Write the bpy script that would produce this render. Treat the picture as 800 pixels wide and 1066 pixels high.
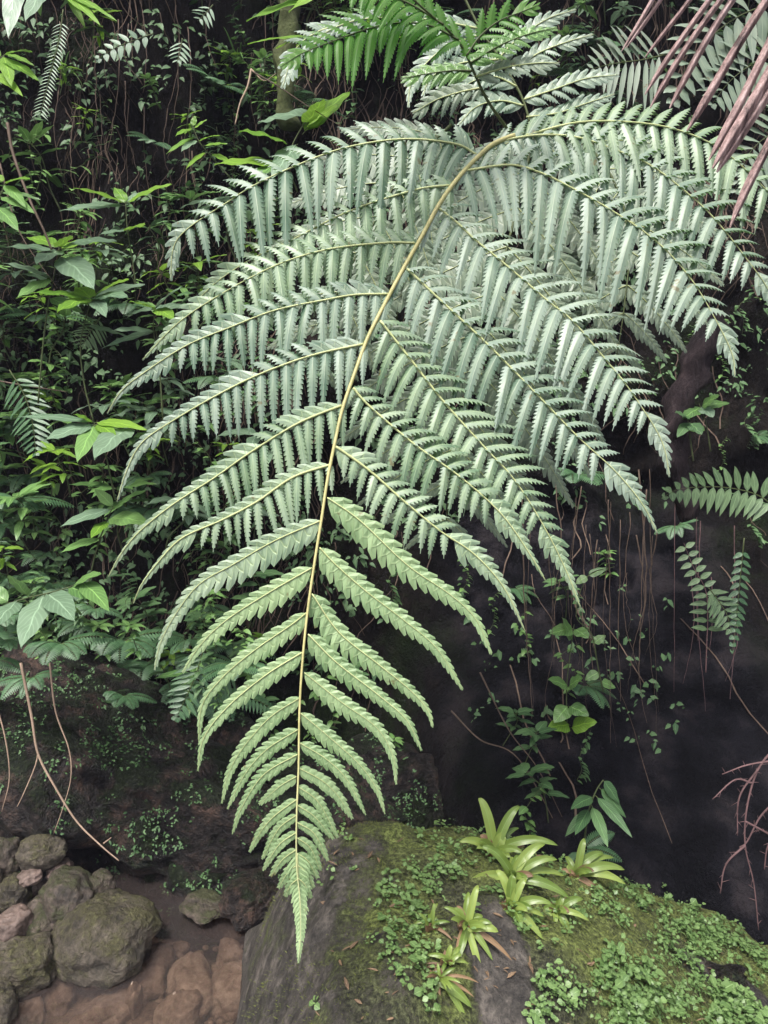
import bpy, bmesh, math, random
import numpy as np
from mathutils import Vector, Matrix, noise, Euler

for o in list(bpy.data.objects):
    bpy.data.objects.remove(o)
R = random.Random(7)
C = bpy.context.scene
col = C.collection
rad = math.radians

# ------------------------------------------------------------------ camera, sky, sun, exposure
PITCH = 10.0
CAM = Vector((0, 0, 1.6))
FPX = 1066 * 26.0 / 36.0
cam_d = bpy.data.cameras.new('camera'); cam = bpy.data.objects.new('camera', cam_d); col.objects.link(cam)
cam.location = CAM; cam.rotation_euler = (rad(90 - PITCH), 0, 0)
cam_d.sensor_fit = 'VERTICAL'; cam_d.sensor_height = 36; cam_d.lens = 26
cam_d.clip_start = 0.02; cam_d.clip_end = 500
C.camera = cam

SUN_EL, SUN_AZ = 66.0, 212.0       # azimuth: compass style, 0 = +y, clockwise; the light comes from behind and above the viewer
world = bpy.data.worlds.new("World"); C.world = world; world.use_nodes = True
nt = world.node_tree; nt.nodes.clear()
wo = nt.nodes.new('ShaderNodeOutputWorld'); bg = nt.nodes.new('ShaderNodeBackground'); sky = nt.nodes.new('ShaderNodeTexSky')
sky.sky_type = 'NISHITA'; sky.sun_disc = False
sky.sun_elevation = rad(SUN_EL); sky.sun_rotation = rad(SUN_AZ)
sky.air_density = 1.0; sky.dust_density = 6.0; sky.ozone_density = 1.0
hsv = nt.nodes.new('ShaderNodeHueSaturation'); hsv.inputs['Saturation'].default_value = 0.6
nt.links.new(sky.outputs[0], hsv.inputs['Color']); nt.links.new(hsv.outputs[0], bg.inputs[0])
nt.links.new(bg.outputs[0], wo.inputs[0])
bg.inputs[1].default_value = 0.12
sd = bpy.data.lights.new('sun', 'SUN'); sun = bpy.data.objects.new('sun', sd); col.objects.link(sun)
sd.energy = 1.5; sd.angle = rad(14); sd.color = (1.0, 0.985, 0.96)
az = rad(SUN_AZ); el = rad(SUN_EL)
sdir = Vector((math.sin(az) * math.cos(el), math.cos(az) * math.cos(el), math.sin(el)))
sun.rotation_euler = sdir.to_track_quat('Z', 'Y').to_euler()
C.view_settings.view_transform = 'Standard'; C.view_settings.look = 'None'
C.view_settings.gamma = 1; C.view_settings.exposure = 1.25; C.view_settings.use_curve_mapping = False
C.render.engine = 'CYCLES'
C.cycles.max_bounces = 6; C.cycles.transparent_max_bounces = 8; C.cycles.use_denoising = True

# ------------------------------------------------------------------ helpers
FW = Vector((0, math.cos(rad(PITCH)), -math.sin(rad(PITCH))))
UP = Vector((0, math.sin(rad(PITCH)), math.cos(rad(PITCH))))
RT = Vector((1, 0, 0)); ZZ = Vector((0, 0, 1)); G = Vector((0, 0, -1)); VW = -FW

def at(px, py, d):
    return CAM + FW * d + RT * ((px - 400) / FPX * d) - UP * ((py - 533) / FPX * d)
def ray(px, py):
    return (FW + RT * ((px - 400) / FPX) - UP * ((py - 533) / FPX))
def fbm(x, y, z, octv=4, lac=2.1, gain=0.5):
    s, a, f = 0.0, 1.0, 1.0
    for _ in range(octv):
        s += a * noise.noise(Vector((x * f, y * f, z * f))); a *= gain; f *= lac
    return s
def sm(x, a, b):
    t = max(0.0, min(1.0, (x - a) / (b - a))); return t * t * (3 - 2 * t)
def interp(x, xs, ys): return float(np.interp(x, xs, ys))

class MB:
    def __init__(s): s.v = []; s.f = []; s.uv = []; s.r = []; s.rnd = 0.5
    def add(s, p, uv=(0, 0)):
        s.v.append((p[0], p[1], p[2])); s.uv.append(uv); s.r.append(s.rnd); return len(s.v) - 1
    def face(s, *i): s.f.append(i)
    def build(s, name, mat, parent=None, smooth=True):
        me = bpy.data.meshes.new(name)
        off = parent['_org'] if parent is not None and '_org' in parent else (0, 0, 0)
        vv = [(a - off[0], b - off[1], c - off[2]) for a, b, c in s.v] if parent is not None else s.v
        me.from_pydata(vv, [], s.f)
        uvl = me.uv_layers.new(name='UVMap')
        li = np.empty(len(me.loops), dtype=np.int32); me.loops.foreach_get('vertex_index', li)
        uvs = np.array(s.uv, dtype=np.float32)[li]; uvl.data.foreach_set('uv', uvs.ravel())
        at_ = me.attributes.new('rnd', 'FLOAT', 'POINT'); at_.data.foreach_set('value', np.array(s.r, dtype=np.float32))
        if smooth: me.polygons.foreach_set('use_smooth', [True] * len(me.polygons))
        me.materials.append(mat)
        o = bpy.data.objects.new(name, me); col.objects.link(o)
        if parent is not None: o.parent = parent
        return o

def tag(o, label=None, cat=None, group=None, kind=None):
    if label: o['label'] = label
    if cat: o['category'] = cat
    if group: o['group'] = group
    if kind: o['kind'] = kind
    return o
def thing(name, loc, label, cat, group=None, local=False):
    o = bpy.data.objects.new(name, None); col.objects.link(o); o.location = loc; o.empty_display_size = .05
    if not local: o['_org'] = tuple(loc)
    return tag(o, label, cat, group)
def copy_tree(o, parent=None):
    c = o.copy(); col.objects.link(c); c.parent = parent
    for ch in o.children: copy_tree(ch, c)
    return c

def catmull(pts, n):
    """dense smooth polyline through control points, n samples a span"""
    P = [Vector(p) for p in pts]; P = [P[0] * 2 - P[1]] + P + [P[-1] * 2 - P[-2]]
    out = []
    for i in range(1, len(P) - 2):
        a, b, c, d = P[i - 1], P[i], P[i + 1], P[i + 2]
        for k in range(n):
            t = k / n
            out.append(0.5 * ((2 * b) + (c - a) * t + (2 * a - 5 * b + 4 * c - d) * t * t + (3 * b - a - 3 * c + d) * t ** 3))
    out.append(P[-2].copy()); return out
def tube(mb, pts, radii, sides=6):
    """closed tapered tube"""
    n = len(pts); rings = []
    ref = Vector((0.31, 0.2, 0.93))
    for i, p in enumerate(pts):
        t = (pts[min(i + 1, n - 1)] - pts[max(i - 1, 0)])
        if t.length < 1e-9: t = Vector((0, 0, 1))
        t.normalize()
        if i == 0:
            a = t.cross(ref)
            if a.length < .15: a = t.cross(Vector((1, 0, 0)))
        else: a = a - t * a.dot(t)          # carried along, so the tube does not twist
        a.normalize(); b = t.cross(a)
        r = radii[i] if isinstance(radii, (list, tuple)) else radii
        rings.append([mb.add(p + (a * math.cos(2 * math.pi * k / sides) + b * math.sin(2 * math.pi * k / sides)) * r, (k / sides, i / n)) for k in range(sides)])
    for i in range(n - 1):
        for k in range(sides):
            k2 = (k + 1) % sides
            mb.face(rings[i][k], rings[i][k2], rings[i + 1][k2], rings[i + 1][k])
    mb.face(*rings[0][::-1]); mb.face(*rings[-1])
def lin(a, b, n): return [a + (b - a) * i / (n - 1) for i in range(n)]

SHAPES = {
    'lance': lambda u: (math.sin(math.pi * min(1, u ** .8)) ** .8) * (1 - .25 * u),
    'ovate': lambda u: (math.sin(math.pi * u ** .62)) ** .75,
    'round': lambda u: math.sqrt(max(0, 1 - (2 * u - 1) ** 2)),
    'strap': lambda u: (.82 + .18 * math.sin(math.pi * min(1, u * 1.2))) * (1 - u ** 4) ** .6,
    'grass': lambda u: (1 - u) ** .5 * (.6 + .4 * min(1, u * 4)),
}
def blade(mb, base, d, up, L, W, droop=.3, n=7, shape='lance', fold=.2, curl=0.0, ncross=1):
    d = d.normalized(); f = SHAPES[shape]; prev = None
    for i in range(n + 1):
        u = i / n
        c = base + d * (L * u) + G * (droop * L * u * u)
        t = (d + G * (2 * droop * u)).normalized()
        s = t.cross(up)
        if s.length < .05: s = t.cross(RT)
        s.normalize(); nn = s.cross(t)
        w = W * .5 * max(0.02, f(u))
        row = []
        K = ncross
        for k in range(-K, K + 1):
            a = k / K
            row.append(mb.add(c + s * (a * w) + nn * (fold * w * abs(a) - curl * w * a * a + .04 * W * math.sin(u * 17 + k)), (a * .5 + .5, u)))
        if prev:
            for k in range(2 * K): mb.face(prev[k], prev[k + 1], row[k + 1], row[k])
        prev = row

# ------------------------------------------------------------------ materials
def M(name):
    m = bpy.data.materials.new(name); m.use_nodes = True
    n = m.node_tree.nodes; n.clear()
    return m, n, m.node_tree.links
def nd(n, t, **kw):
    x = n.new(t)
    for k, v in kw.items():
        if k in x.inputs.keys(): x.inputs[k].default_value = v
        else: setattr(x, k, v)
    return x
def ramp(n, pts):
    r = n.new('ShaderNodeValToRGB'); e = r.color_ramp.elements
    while len(e) < len(pts): e.new(.5)
    for i, (p, c) in enumerate(pts):
        e[i].position = p; e[i].color = (c[0], c[1], c[2], 1) if isinstance(c, (tuple, list)) else (c, c, c, 1)
    return r
def math_(n, l, op, a, b=None, clamp=False):
    x = n.new('ShaderNodeMath'); x.operation = op; x.use_clamp = clamp
    for i, v in enumerate((a, b)):
        if v is None: continue
        if isinstance(v, (int, float)): x.inputs[i].default_value = v
        else: l.new(v, x.inputs[i])
    return x.outputs[0]
def leaf_mat(name, c1, c2, vein=None, rough=.38, trans=.25, veins=9, spot=.25, coat=0.0, tcol=None, spec=.5, bump=.25):
    m, n, l = M(name)
    out = nd(n, 'ShaderNodeOutputMaterial'); bs = nd(n, 'ShaderNodeBsdfPrincipled', Roughness=rough)
    bs.inputs['Specular IOR Level'].default_value = spec
    brown = name.startswith('fern_frond')
    if coat: bs.inputs['Coat Weight'].default_value = coat; bs.inputs['Coat Roughness'].default_value = .35
    at_ = nd(n, 'ShaderNodeAttribute', attribute_name='rnd'); oi = nd(n, 'ShaderNodeObjectInfo')
    tc = nd(n, 'ShaderNodeTexCoord'); nz = nd(n, 'ShaderNodeTexNoise', Scale=14.0, Detail=3.0)
    l.new(tc.outputs['Object'], nz.inputs['Vector'])
    f = math_(n, l, 'ADD', math_(n, l, 'MULTIPLY', at_.outputs['Fac'], .65), math_(n, l, 'MULTIPLY', oi.outputs['Random'], .35))
    f = math_(n, l, 'ADD', f, math_(n, l, 'MULTIPLY', math_(n, l, 'SUBTRACT', nz.outputs[0], .5), spot * 2), True)
    r = ramp(n, [(0, c1), (1, c2)]); l.new(f, r.inputs[0])
    uv = nd(n, 'ShaderNodeUVMap', uv_map='UVMap'); sp = nd(n, 'ShaderNodeSeparateXYZ'); l.new(uv.outputs[0], sp.inputs[0])
    au = math_(n, l, 'ABSOLUTE', math_(n, l, 'SUBTRACT', sp.outputs[0], .5))
    mid = math_(n, l, 'SUBTRACT', 1.0, math_(n, l, 'MULTIPLY', au, 22.0), True)
    w = math_(n, l, 'SINE', math_(n, l, 'MULTIPLY', math_(n, l, 'SUBTRACT', sp.outputs[1], math_(n, l, 'MULTIPLY', au, .55)), veins * 6.283))
    w = math_(n, l, 'POWER', math_(n, l, 'ADD', math_(n, l, 'MULTIPLY', w, .5), .5), 5.0)
    vm = math_(n, l, 'MAXIMUM', mid, math_(n, l, 'MULTIPLY', w, .3))
    mx = nd(n, 'ShaderNodeMix', data_type='RGBA'); l.new(vm, mx.inputs[0]); l.new(r.outputs[0], mx.inputs[6])
    vc = vein or tuple(min(1, c * 1.7) for c in c2); mx.inputs[7].default_value = (*vc, 1)
    if brown:        # brown flecks and rusty scars
        nb_ = nd(n, 'ShaderNodeTexNoise', Scale=38.0, Detail=3.0, Roughness=.6); l.new(tc.outputs['Object'], nb_.inputs['Vector'])
        rb_ = ramp(n, [(.67, 0.0), (.72, .75)]); l.new(nb_.outputs[0], rb_.inputs[0])
        m2 = nd(n, 'ShaderNodeMix', data_type='RGBA'); l.new(rb_.outputs[0], m2.inputs[0]); l.new(mx.outputs[2], m2.inputs[6]); m2.inputs[7].default_value = (.16, .12, .05, 1); mx = m2
    l.new(mx.outputs[2], bs.inputs['Base Color'])
    bp = nd(n, 'ShaderNodeBump', Strength=bump, Distance=.002)
    l.new(math_(n, l, 'SUBTRACT', nz.outputs[0], vm), bp.inputs['Height']); l.new(bp.outputs[0], bs.inputs['Normal'])
    tr = nd(n, 'ShaderNodeBsdfTranslucent'); 
    if tcol: tr.inputs[0].default_value = (*tcol, 1)
    else: l.new(mx.outputs[2], tr.inputs[0])
    ms = nd(n, 'ShaderNodeMixShader'); ms.inputs[0].default_value = trans
    l.new(bs.outputs[0], ms.inputs[1]); l.new(tr.outputs[0], ms.inputs[2]); l.new(ms.outputs[0], out.inputs[0])
    return m
def plain_mat(name, pts, scale=12, rough=.7, bump=.5, bdist=.01, det=6, spec=.3, moss=None, moss_scale=3.0, moss_lo=.45, moss_hi=.6, stretch=None, use_rnd=True, wet=False):
    """rock, soil, bark: noise colour ramp, bump, optional moss patches"""
    m, n, l = M(name)
    out = nd(n, 'ShaderNodeOutputMaterial'); bs = nd(n, 'ShaderNodeBsdfPrincipled', Roughness=rough)
    bs.inputs['Specular IOR Level'].default_value = spec
    tc = nd(n, 'ShaderNodeTexCoord'); src = tc.outputs['Object']
    if stretch:
        mp = nd(n, 'ShaderNodeMapping'); mp.inputs['Scale'].default_value = stretch; l.new(src, mp.inputs[0]); src = mp.outputs[0]
    nz = nd(n, 'ShaderNodeTexNoise', Scale=scale, Detail=det, Roughness=.62); l.new(src, nz.inputs['Vector'])
    n2 = nd(n, 'ShaderNodeTexNoise', Scale=scale * 5.3, Detail=5.0, Roughness=.7); l.new(src, n2.inputs['Vector'])
    oi = nd(n, 'ShaderNodeObjectInfo')
    f = math_(n, l, 'ADD', math_(n, l, 'MULTIPLY', nz.outputs[0], .62), math_(n, l, 'MULTIPLY', n2.outputs[0], .38))
    f = math_(n, l, 'ADD', f, math_(n, l, 'MULTIPLY', math_(n, l, 'SUBTRACT', oi.outputs['Random'], .5), .12))
    r = ramp(n, pts); l.new(f, r.inputs[0]); c = r.outputs[0]
    h = math_(n, l, 'ADD', nz.outputs[0], math_(n, l, 'MULTIPLY', n2.outputs[0], .75))
    if moss:
        n3 = nd(n, 'ShaderNodeTexNoise', Scale=moss_scale, Detail=7.0, Roughness=.7); l.new(tc.outputs['Object'], n3.inputs['Vector'])
        geo = nd(n, 'ShaderNodeNewGeometry'); sp = nd(n, 'ShaderNodeSeparateXYZ'); l.new(geo.outputs['Normal'], sp.inputs[0])
        k = math_(n, l, 'ADD', n3.outputs[0], math_(n, l, 'MULTIPLY', sp.outputs[2], .1))
        rm = ramp(n, [(moss_lo, 0.0), (moss_hi, 1.0)]); l.new(k, rm.inputs[0])
        n4 = nd(n, 'ShaderNodeTexNoise', Scale=70.0, Detail=4.0, Roughness=.7); l.new(tc.outputs['Object'], n4.inputs['Vector'])
        rc = ramp(n, moss); l.new(n4.outputs[0], rc.inputs[0])
        mx = nd(n, 'ShaderNodeMix', data_type='RGBA'); l.new(rm.outputs[0], mx.inputs[0]); l.new(c, mx.inputs[6]); l.new(rc.outputs[0], mx.inputs[7]); c = mx.outputs[2]
        h = math_(n, l, 'ADD', h, math_(n, l, 'MULTIPLY', math_(n, l, 'MULTIPLY', rm.outputs[0], n4.outputs[0]), .9))
    l.new(c, bs.inputs['Base Color'])
    if wet:
        rr = ramp(n, [(.35, .28), (.65, .75)]); l.new(nz.outputs[0], rr.inputs[0]); l.new(rr.outputs[0], bs.inputs['Roughness'])
    bp = nd(n, 'ShaderNodeBump', Strength=bump, Distance=bdist); l.new(h, bp.inputs['Height']); l.new(bp.outputs[0], bs.inputs['Normal'])
    l.new(bs.outputs[0], out.inputs[0])
    return m

MOSS = [(.3, (.012, .02, .006)), (.5, (.035, .055, .014)), (.68, (.085, .11, .03))]
m_frond = leaf_mat('fern_frond_green', (.085, .155, .10), (.33, .405, .33), vein=(.38, .46, .31), rough=.46, trans=.16, veins=1, spot=.5, spec=.6, tcol=(.2, .42, .08), bump=.5)
m_frond_mid = leaf_mat('fern_frond_mid_green', (.09, .165, .09), (.31, .395, .275), vein=(.37, .48, .26), rough=.45, trans=.17, veins=1, spot=.5, spec=.6, tcol=(.22, .44, .09), bump=.5)
m_frond_young = leaf_mat('fern_frond_fresh_green', (.14, .24, .105), (.33, .45, .23), vein=(.36, .48, .24), rough=.45, trans=.2, veins=1, spot=.4, spec=.5, tcol=(.25, .5, .1), bump=.5)
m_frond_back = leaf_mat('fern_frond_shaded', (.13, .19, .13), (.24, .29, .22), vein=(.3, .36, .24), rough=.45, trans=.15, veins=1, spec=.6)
m_frond_lit = leaf_mat('fern_frond_translucent', (.07, .17, .04), (.13, .27, .06), vein=(.2, .32, .08), rough=.4, trans=.5, veins=1, tcol=(.16, .5, .04))
m_rachis = plain_mat('fern_stalk', [(.3, (.30, .29, .11)), (.55, (.46, .42, .19)), (.75, (.36, .3, .12))], scale=30, rough=.45, bump=.15, bdist=.001)
def rachis_grad():
    n = m_rachis.node_tree.nodes; l = m_rachis.node_tree.links; bs = [x for x in n if x.type == 'BSDF_PRINCIPLED'][0]
    c = bs.inputs['Base Color'].links[0].from_socket; a = nd(n, 'ShaderNodeAttribute', attribute_name='rnd'); mx = nd(n, 'ShaderNodeMix', data_type='RGBA')
    l.new(a.outputs['Fac'], mx.inputs[0]); mx.inputs[6].default_value = (.34, .46, .26, 1); l.new(c, mx.inputs[7]); l.new(mx.outputs[2], bs.inputs['Base Color'])
rachis_grad()
m_costa = plain_mat('fern_midrib', [(.3, (.38, .42, .18)), (.7, (.52, .56, .28))], scale=30, rough=.45, bump=.1, bdist=.001)
m_costa_d = plain_mat('fern_midrib_dark', [(.3, (.05, .07, .02)), (.7, (.10, .12, .05))], scale=30, rough=.5, bump=.1, bdist=.001)
m_leafA = leaf_mat('leaf_mid_green', (.065, .15, .045), (.18, .32, .095), rough=.36, trans=.2, spec=.6)
m_leafB = leaf_mat('leaf_bright_green', (.10, .23, .03), (.22, .38, .05), rough=.4, trans=.35)
m_leafC = leaf_mat('leaf_dark_green', (.034, .085, .034), (.10, .185, .07), rough=.5, trans=.12, spec=.4)
m_leafP = leaf_mat('leaf_pale_green', (.11, .19, .11), (.2, .29, .19), rough=.36, trans=.2, spec=.7)
m_fernD = leaf_mat('small_fern_green', (.035, .09, .04), (.09, .18, .08), rough=.4, trans=.2, veins=2)
m_fernP = leaf_mat('small_fern_pale', (.07, .13, .055), (.14, .22, .10), rough=.45, trans=.2, veins=2)
m_brom = leaf_mat('bromeliad_green', (.10, .17, .03), (.28, .36, .085), vein=(.24, .38, .1), rough=.35, trans=.28, veins=0, spot=.2)
m_brom_d = leaf_mat('bromeliad_withered', (.13, .075, .04), (.28, .18, .095), vein=(.32, .22, .12), rough=.6, trans=.15, veins=0)
m_cover = leaf_mat('creeper_green', (.06, .13, .035), (.20, .31, .11), rough=.4, trans=.3, veins=0)
m_stem = plain_mat('green_stem', [(.3, (.04, .06, .02)), (.7, (.1, .12, .05))], scale=20, rough=.6, bump=.2, bdist=.001)
m_twig = plain_mat('brown_twig', [(.3, (.05, .035, .025)), (.7, (.17, .12, .09))], scale=25, rough=.7, bump=.4, bdist=.002)
m_twig_l = plain_mat('pale_twig', [(.3, (.22, .15, .11)), (.7, (.45, .33, .24))], scale=25, rough=.65, bump=.3, bdist=.001)
m_twig_r = plain_mat('reddish_twig', [(.3, (.08, .045, .045)), (.7, (.22, .13, .13))], scale=25, rough=.7, bump=.3, bdist=.001)
m_palm = plain_mat('dead_palm_leaflet', [(.36, (.05, .03, .028)), (.46, (.21, .135, .125)), (.53, (.32, .215, .2)), (.62, (.48, .36, .34))], scale=7, rough=.5, bump=.6, bdist=.003, stretch=(9, 9, 1.2))
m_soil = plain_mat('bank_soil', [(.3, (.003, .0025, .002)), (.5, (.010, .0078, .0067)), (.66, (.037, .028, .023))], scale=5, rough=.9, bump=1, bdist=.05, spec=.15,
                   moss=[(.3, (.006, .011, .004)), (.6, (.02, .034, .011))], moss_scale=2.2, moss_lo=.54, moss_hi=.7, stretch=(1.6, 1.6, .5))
def hollow_shade():  # shade of the right-hand hollow, mixed into the soil colour as near-black
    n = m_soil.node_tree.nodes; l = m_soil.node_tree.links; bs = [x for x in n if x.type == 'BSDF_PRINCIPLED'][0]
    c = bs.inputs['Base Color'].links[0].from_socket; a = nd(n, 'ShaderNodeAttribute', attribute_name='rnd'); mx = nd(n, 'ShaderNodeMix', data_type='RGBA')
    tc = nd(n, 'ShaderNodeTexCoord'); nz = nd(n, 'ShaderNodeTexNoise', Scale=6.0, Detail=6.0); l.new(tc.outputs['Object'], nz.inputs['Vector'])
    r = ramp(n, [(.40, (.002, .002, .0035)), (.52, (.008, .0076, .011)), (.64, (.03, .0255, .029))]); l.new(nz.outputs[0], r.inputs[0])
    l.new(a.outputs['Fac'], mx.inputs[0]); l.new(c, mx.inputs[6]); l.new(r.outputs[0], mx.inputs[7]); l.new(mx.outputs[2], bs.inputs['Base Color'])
hollow_shade()
m_ledge = plain_mat('ledge_rock', [(.40, (.004, .0035, .0035)), (.49, (.018, .014, .013)), (.56, (.055, .036, .028)), (.66, (.16, .095, .07))], scale=8, rough=.6, bump=1, bdist=.05, spec=.4,
                    moss=[(.3, (.006, .009, .005)), (.55, (.018, .026, .011)), (.72, (.06, .085, .035))], moss_scale=6, moss_lo=.53, moss_hi=.62, wet=True)
m_boulder = plain_mat('boulder_rock', [(.38, (.018, .016, .015)), (.5, (.055, .049, .043)), (.63, (.14, .122, .105))], scale=18, rough=.65, bump=.9, bdist=.012, spec=.35)
m_stone = plain_mat('stream_stone', [(.38, (.035, .03, .025)), (.5, (.105, .083, .068)), (.64, (.23, .185, .152))], scale=12, rough=.6, bump=.9, bdist=.012,
                    moss=[(.3, (.02, .02, .010)), (.6, (.055, .058, .028))], moss_scale=9, moss_lo=.5, moss_hi=.62)
m_stone_g = plain_mat('stream_stone_mossy', [(.38, (.03, .026, .02)), (.5, (.095, .08, .062)), (.64, (.21, .178, .138))], scale=12, rough=.65, bump=1, bdist=.015,
                      moss=[(.3, (.03, .028, .014)), (.55, (.075, .07, .035)), (.7, (.14, .14, .065))], moss_scale=9, moss_lo=.5, moss_hi=.64)
m_stone_p = plain_mat('stream_stone_pink', [(.38, (.05, .036, .03)), (.5, (.12, .088, .074)), (.64, (.24, .175, .15))], scale=12, rough=.5, bump=.8, bdist=.01)
m_sunk = plain_mat('sunken_stone', [(.35, (.12, .08, .055)), (.5, (.26, .20, .155)), (.64, (.44, .36, .29))], scale=14, rough=.6, bump=.8, bdist=.01)
m_bed = plain_mat('stream_bed', [(.35, (.09, .06, .042)), (.5, (.19, .14, .105)), (.68, (.33, .25, .19))], scale=18, rough=.7, bump=.8, bdist=.01)

def moss_boulder():
    """bare rock where the 'rnd' attribute is low, moss where it is high"""
    m = m_boulder; n = m.node_tree.nodes; l = m.node_tree.links
    bs = [x for x in n if x.type == 'BSDF_PRINCIPLED'][0]; bp = [x for x in n if x.type == 'BUMP'][0]
    c = bs.inputs['Base Color'].links[0].from_socket; h = bp.inputs['Height'].links[0].from_socket
    tc = nd(n, 'ShaderNodeTexCoord'); at_ = nd(n, 'ShaderNodeAttribute', attribute_name='rnd')
    n3 = nd(n, 'ShaderNodeTexNoise', Scale=11.0, Detail=8.0, Roughness=.75); l.new(tc.outputs['Object'], n3.inputs['Vector'])
    n4 = nd(n, 'ShaderNodeTexNoise', Scale=120.0, Detail=4.0, Roughness=.7); l.new(tc.outputs['Object'], n4.inputs['Vector'])
    n5 = nd(n, 'ShaderNodeTexNoise', Scale=5.0, Detail=3.0); l.new(tc.outputs['Object'], n5.inputs['Vector'])
    k = math_(n, l, 'ADD', at_.outputs['Fac'], math_(n, l, 'MULTIPLY', math_(n, l, 'SUBTRACT', n3.outputs[0], .5), 1.5))
    rm = ramp(n, [(.42, 0.0), (.62, 1.0)]); l.new(k, rm.inputs[0])
    rc = ramp(n, [(.36, (.034, .038, .014)), (.5, (.11, .135, .036)), (.64, (.23, .28, .08))])
    rb = ramp(n, [(.36, (.014, .014, .009)), (.5, (.046, .048, .028)), (.64, (.11, .115, .065))])
    l.new(n4.outputs[0], rc.inputs[0]); l.new(n4.outputs[0], rb.inputs[0])
    r5 = ramp(n, [(.42, 0.0), (.58, 1.0)]); 
    l.new(math_(n, l, 'ADD', math_(n, l, 'MULTIPLY', n5.outputs[0], .7), math_(n, l, 'MULTIPLY', at_.outputs['Fac'], .22)), r5.inputs[0])
    m0 = nd(n, 'ShaderNodeMix', data_type='RGBA'); l.new(r5.outputs[0], m0.inputs[0]); l.new(rb.outputs[0], m0.inputs[6]); l.new(rc.outputs[0], m0.inputs[7])
    mx = nd(n, 'ShaderNodeMix', data_type='RGBA'); l.new(rm.outputs[0], mx.inputs[0]); l.new(c, mx.inputs[6]); l.new(m0.outputs[2], mx.inputs[7])
    l.new(mx.outputs[2], bs.inputs['Base Color'])
    l.new(math_(n, l, 'ADD', h, math_(n, l, 'MULTIPLY', math_(n, l, 'MULTIPLY', rm.outputs[0], n4.outputs[0]), 1.2)), bp.inputs['Height'])
moss_boulder()

def water_mat():
    m, n, l = M('stream_water')
    out = nd(n, 'ShaderNodeOutputMaterial'); tr = nd(n, 'ShaderNodeBsdfTransparent'); tr.inputs[0].default_value = (.76, .69, .64, 1)
    gl = nd(n, 'ShaderNodeBsdfGlossy', Roughness=.06); gl.inputs[0].default_value = (.95, .97, 1, 1)
    fr = nd(n, 'ShaderNodeFresnel', IOR=1.5)
    df = nd(n, 'ShaderNodeBsdfDiffuse'); df.inputs[0].default_value = (.13, .105, .10, 1)
    tc = nd(n, 'ShaderNodeTexCoord'); nz = nd(n, 'ShaderNodeTexNoise', Scale=13.0, Detail=4.0); l.new(tc.outputs['Object'], nz.inputs['Vector'])
    bp = nd(n, 'ShaderNodeBump', Strength=.5, Distance=.012); l.new(nz.outputs[0], bp.inputs['Height'])
    l.new(bp.outputs[0], gl.inputs['Normal']); l.new(bp.outputs[0], fr.inputs['Normal'])
    m0 = nd(n, 'ShaderNodeMixShader'); m0.inputs[0].default_value = .22; l.new(tr.outputs[0], m0.inputs[1]); l.new(df.outputs[0], m0.inputs[2])
    ms = nd(n, 'ShaderNodeMixShader'); l.new(math_(n, l, 'ADD', fr.outputs[0], .07), ms.inputs[0]); l.new(m0.outputs[0], ms.inputs[1]); l.new(gl.outputs[0], ms.inputs[2])
    l.new(ms.outputs[0], out.inputs[0]); return m
m_water = water_mat()

# ------------------------------------------------------------------ the setting: bank, stream bed, water, far ground
def hollow(x, z):
    """how far the bank recedes at the dark hollow on the right"""
    h = sm(x, .35, 1.0) * (1 - sm(x, 2.6, 3.6)) * (1 - sm(z, .35, 1.5))
    return h
def bank_y(x, z):
    y = 2.95 + .16 * z - .22 * sm(-x, 0.2, 1.6) 
    y += .35 * sm(x, -.2, .6) * (1 - sm(x, 2.0, 3.0)) * sm(z, .3, 1.0)
    y -= 1.05 * (1 - sm(z, -.1, 1.15)) * sm(x, -.1, .5)
    y -= .75 * sm(z, 2.9, 4.6)                         # unseen top of the bank leans out, shaped to shade the face below
    y += .34 * fbm(x * .9, 3.1, z * .9, 3) + .10 * fbm(x * 4, 1.3, z * 2.2, 3)
    y += (.13 * fbm(x * 2.6, 7.7, z * 3.4, 5) + .09 * abs(noise.noise(Vector((x * 4, 2, z * 6))))) * sm(x, -.1, .5) * sm(z, .25, .6)
    y += -.25 * max(0, x * x - 4) * .3
    return y
def build_bank():
    mb = MB(); xs = np.linspace(-7, 7, 300); zs = np.linspace(-.5, 7, 190)
    xs = np.sign(xs) * (np.abs(xs) / 7) ** 1.35 * 7
    for z in zs:
        for x in xs:
            mb.rnd = sm(x + .12 * noise.noise(Vector((x * 3, z * 3, 0))), .1, .42) * (1 - sm(x, 1.35, 1.7) * sm(z, .2, .5)) * (1 - sm(z + .2 * noise.noise(Vector((x * 2, z * 2, 5))), .85, 1.35)); mb.add((x, bank_y(x, z), z), (x, z))  # rnd: where the hollow's shade is painted into the soil
    nx = len(xs)
    for j in range(len(zs) - 1):
        for i in range(nx - 1):
            a = j * nx + i; mb.face(a, a + 1, a + nx + 1, a + nx)
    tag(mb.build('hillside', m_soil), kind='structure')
build_bank()
mb = MB()
N = 150
for j in range(N):
    for i in range(N):
        x = -3 + 6 * i / (N - 1); y = .2 + 5.4 * j / (N - 1)
        mb.add((x, y, -.10 + .05 * fbm(x * 2.5, y * 2.5, .3, 4) + .05 * sm(-x, .9, 1.4) - .12 * sm(y, 1.75, 2.15) * sm(x, -.9, -.6)))
for j in range(N - 1):
    for i in range(N - 1):
        a = j * N + i; mb.face(a, a + 1, a + N + 1, a + N)
tag(mb.build('stream_bed', m_bed), kind='structure')
mb = MB()
for p in [(-3, .2), (3, .2), (3, 5.5), (-3, 5.5)]: mb.add((p[0], p[1], 0))
mb.face(0, 1, 2, 3); tag(mb.build('stream_water', m_water), kind='structure')
mb = MB()          # the ground behind the viewer and out to the horizon
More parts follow.
